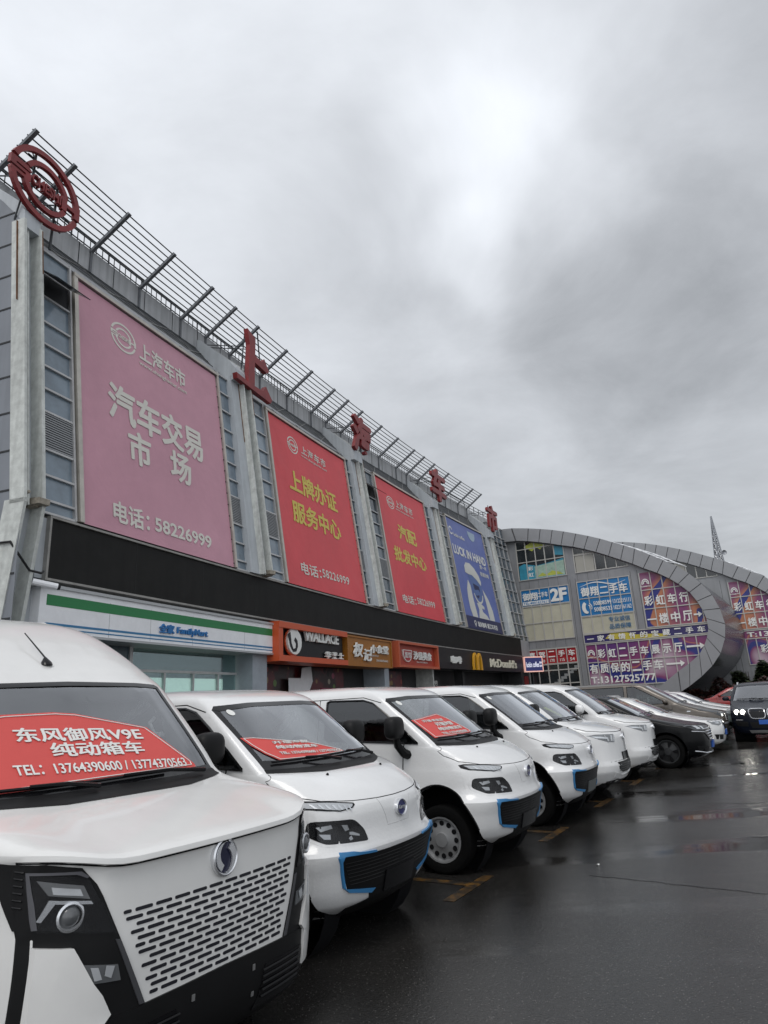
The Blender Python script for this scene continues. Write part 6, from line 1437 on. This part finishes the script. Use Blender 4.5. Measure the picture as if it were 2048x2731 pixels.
# ================================================================ ground
def asphalt():
    m = bpy.data.materials.new('wet_asphalt'); m.use_nodes = True; t = m.node_tree; b = t.nodes['Principled BSDF']
    co = t.nodes.new('ShaderNodeTexCoord')
    def nz(sc, det, rough=.6, mp=None):
        n = t.nodes.new('ShaderNodeTexNoise'); n.inputs['Scale'].default_value = sc; n.inputs['Detail'].default_value = det; n.inputs['Roughness'].default_value = rough
        if mp: 
            q = t.nodes.new('ShaderNodeMapping'); q.inputs['Scale'].default_value = mp; q.inputs['Rotation'].default_value = (0, 0, R(31)); t.links.new(co.outputs['Object'], q.inputs[0]); t.links.new(q.outputs[0], n.inputs[0])
        else: t.links.new(co.outputs['Object'], n.inputs[0])
        return n.outputs['Fac']
    def mr(x, a, b_, c, d):
        n = t.nodes.new('ShaderNodeMapRange'); n.inputs[1].default_value = a; n.inputs[2].default_value = b_; n.inputs[3].default_value = c; n.inputs[4].default_value = d; t.links.new(x, n.inputs[0]); return n.outputs[0]
    def op(o, a, b_): 
        n = t.nodes.new('ShaderNodeMath'); n.operation = o
        for i, v in enumerate((a, b_)):
            if isinstance(v, (int, float)): n.inputs[i].default_value = v
            else: t.links.new(v, n.inputs[i])
        return n.outputs[0]
    big = nz(.35, 4); fine = nz(55, 3, .7); strk = nz(.5, 5, .6, (.35, 2.4, 1)); mid = nz(3.2, 5)
    vor = t.nodes.new('ShaderNodeTexVoronoi'); vor.inputs['Scale'].default_value = 95; t.links.new(co.outputs['Object'], vor.inputs['Vector'])
    sp = t.nodes.new('ShaderNodeSeparateColor'); t.links.new(vor.outputs['Color'], sp.inputs[0])
    stone = op('MULTIPLY', mr(sp.outputs[0], .90, .93, 0, 1), mr(vor.outputs['Distance'], .25, .4, 1, 0))
    base = op('ADD', op('MULTIPLY', mr(big, .35, .65, .014, .026), mr(fine, .3, .7, .6, 1.5)), op('MULTIPLY', stone, .10))
    cbn = t.nodes.new('ShaderNodeCombineXYZ')
    for i, k in enumerate((1.06, 1.0, .93)): t.links.new(op('MULTIPLY', base, k), cbn.inputs[i])
    t.links.new(cbn.outputs[0], b.inputs['Base Color'])
    pud = op('MULTIPLY', mr(strk, .52, .62, 0, 1), mr(big, .40, .54, 0, 1))      # standing water
    film = op('ADD', mr(mid, .35, .65, .06, .13), mr(big, .38, .62, 0.0, .14))
    rough = op('MULTIPLY', film, op('SUBTRACT', 1.0, op('MULTIPLY', pud, .9)))
    t.links.new(rough, b.inputs['Roughness']); b.inputs['Specular IOR Level'].default_value = .42
    bp = t.nodes.new('ShaderNodeBump'); bp.inputs['Distance'].default_value = .012
    t.links.new(op('MULTIPLY', op('SUBTRACT', 1.0, op('MULTIPLY', pud, .96)), .32), bp.inputs['Strength'])
    t.links.new(op('ADD', fine, op('MULTIPLY', mid, .5)), bp.inputs['Height']); t.links.new(bp.outputs[0], b.inputs['Normal'])
    return m
m = MB(); m.add([(-400, -120, 0), (400, -120, 0), (400, 700, 0), (-400, 700, 0)], [(0, 1, 2, 3)])
tag(m.build('ground', asphalt(), None), kind='structure')
m = MB()                                                                # raised pavement along the shops
m.mbox((-3, 0.0, -1.6), (39.2, .13, 3.2), V, step=1.5)
tag(m.build('pavement', mat('pavement_slabs', (.12, .12, .115), .4, var=.25), None), kind='structure')
oy = bpy.data.materials.new('worn_orange_paint'); oy.use_nodes = True
t_ = oy.node_tree; bs = t_.nodes['Principled BSDF']; co_ = t_.nodes.new('ShaderNodeTexCoord'); n_ = t_.nodes.new('ShaderNodeTexNoise'); n_.inputs['Scale'].default_value = 9; n_.inputs['Detail'].default_value = 6; n_.inputs['Roughness'].default_value = .75
t_.links.new(co_.outputs['Object'], n_.inputs[0]); rp = t_.nodes.new('ShaderNodeValToRGB'); rp.color_ramp.elements[0].position = .45; rp.color_ramp.elements[0].color = (.02, .018, .015, 1); rp.color_ramp.elements[1].position = .63; rp.color_ramp.elements[1].color = (.17, .085, .018, 1)
t_.links.new(n_.outputs[0], rp.inputs[0]); t_.links.new(rp.outputs[0], bs.inputs['Base Color']); bs.inputs['Roughness'].default_value = .4
m = MB()
rd = Vector((.507, .862, 0)); ld = Vector((.862, -.507, 0))
for k in range(0, 6):                                                  # bay dividers ending in a T on the aisle line
    e = Vector((.60, 6.86, 0))+rd*2.52*k+ld*(.0)
    fr_ = Vector((-.507*.0, 0, 0))
    def quad(p, d, n, l, w): m.add([p-n*w/2+Vector((0, 0, .004)), p+d*l-n*w/2+Vector((0, 0, .004)), p+d*l+n*w/2+Vector((0, 0, .004)), p+n*w/2+Vector((0, 0, .004))], [(0, 1, 2, 3)])
    quad(e-ld*5.0, ld, rd, 5.0, .11); 
    m.add([p+Vector((0, 0, .004)) for p in (e-rd*.55, e-rd*.55+ld*.11, e+rd*.35+ld*.11, e+rd*.35)], [(0, 1, 2, 3)])
tag(m.build('bay_markings', oy, None), kind='structure')
m = MB()                                                                # cracks and the pale edge of a patch in the tarmac
def streak_(pts, w):
    for p, q in zip(pts[:-1], pts[1:]):
        p = Vector((*p, .003)); q = Vector((*q, .003)); n = Vector((-(q-p).y, (q-p).x, 0)).normalized()*w/2; m.add([p-n, q-n, q+n, p+n], [(0, 1, 2, 3)])
def wob(a, b, k, am): return [(a[0]+(b[0]-a[0])*t+random.uniform(-am, am), a[1]+(b[1]-a[1])*t+random.uniform(-am, am)) for t in np.linspace(0, 1, k)]
streak_(wob((1.75, 6.95), (2.95, 6.08), 22, .012), .016); streak_(wob((3.9, 8.2), (5.9, 7.0), 26, .02), .018); streak_(wob((4.4, 10.6), (7.2, 9.4), 24, .02), .02)
tag(m.build('asphalt_cracks', mat('crack_dark', (.006, .006, .006), .35, spec=.2), None), kind='structure')
# small litter on the wet ground
m = MB(); s = .016; vs = [(s*math.cos(a)*(1+.3*math.sin(3*a)), s*.7*math.sin(a), .008+.006*math.sin(2*a)) for a in np.linspace(0, 6.28, 13)[:-1]]
m.add([(1.93+a, 7.3+b, z) for a, b, z in vs]+[(1.93, 7.3, .014)], [(i, (i+1) % 12, 12) for i in range(12)]); tag(m.build('litter', letter_w, None), 'small white scrap lying on the wet asphalt', 'litter')
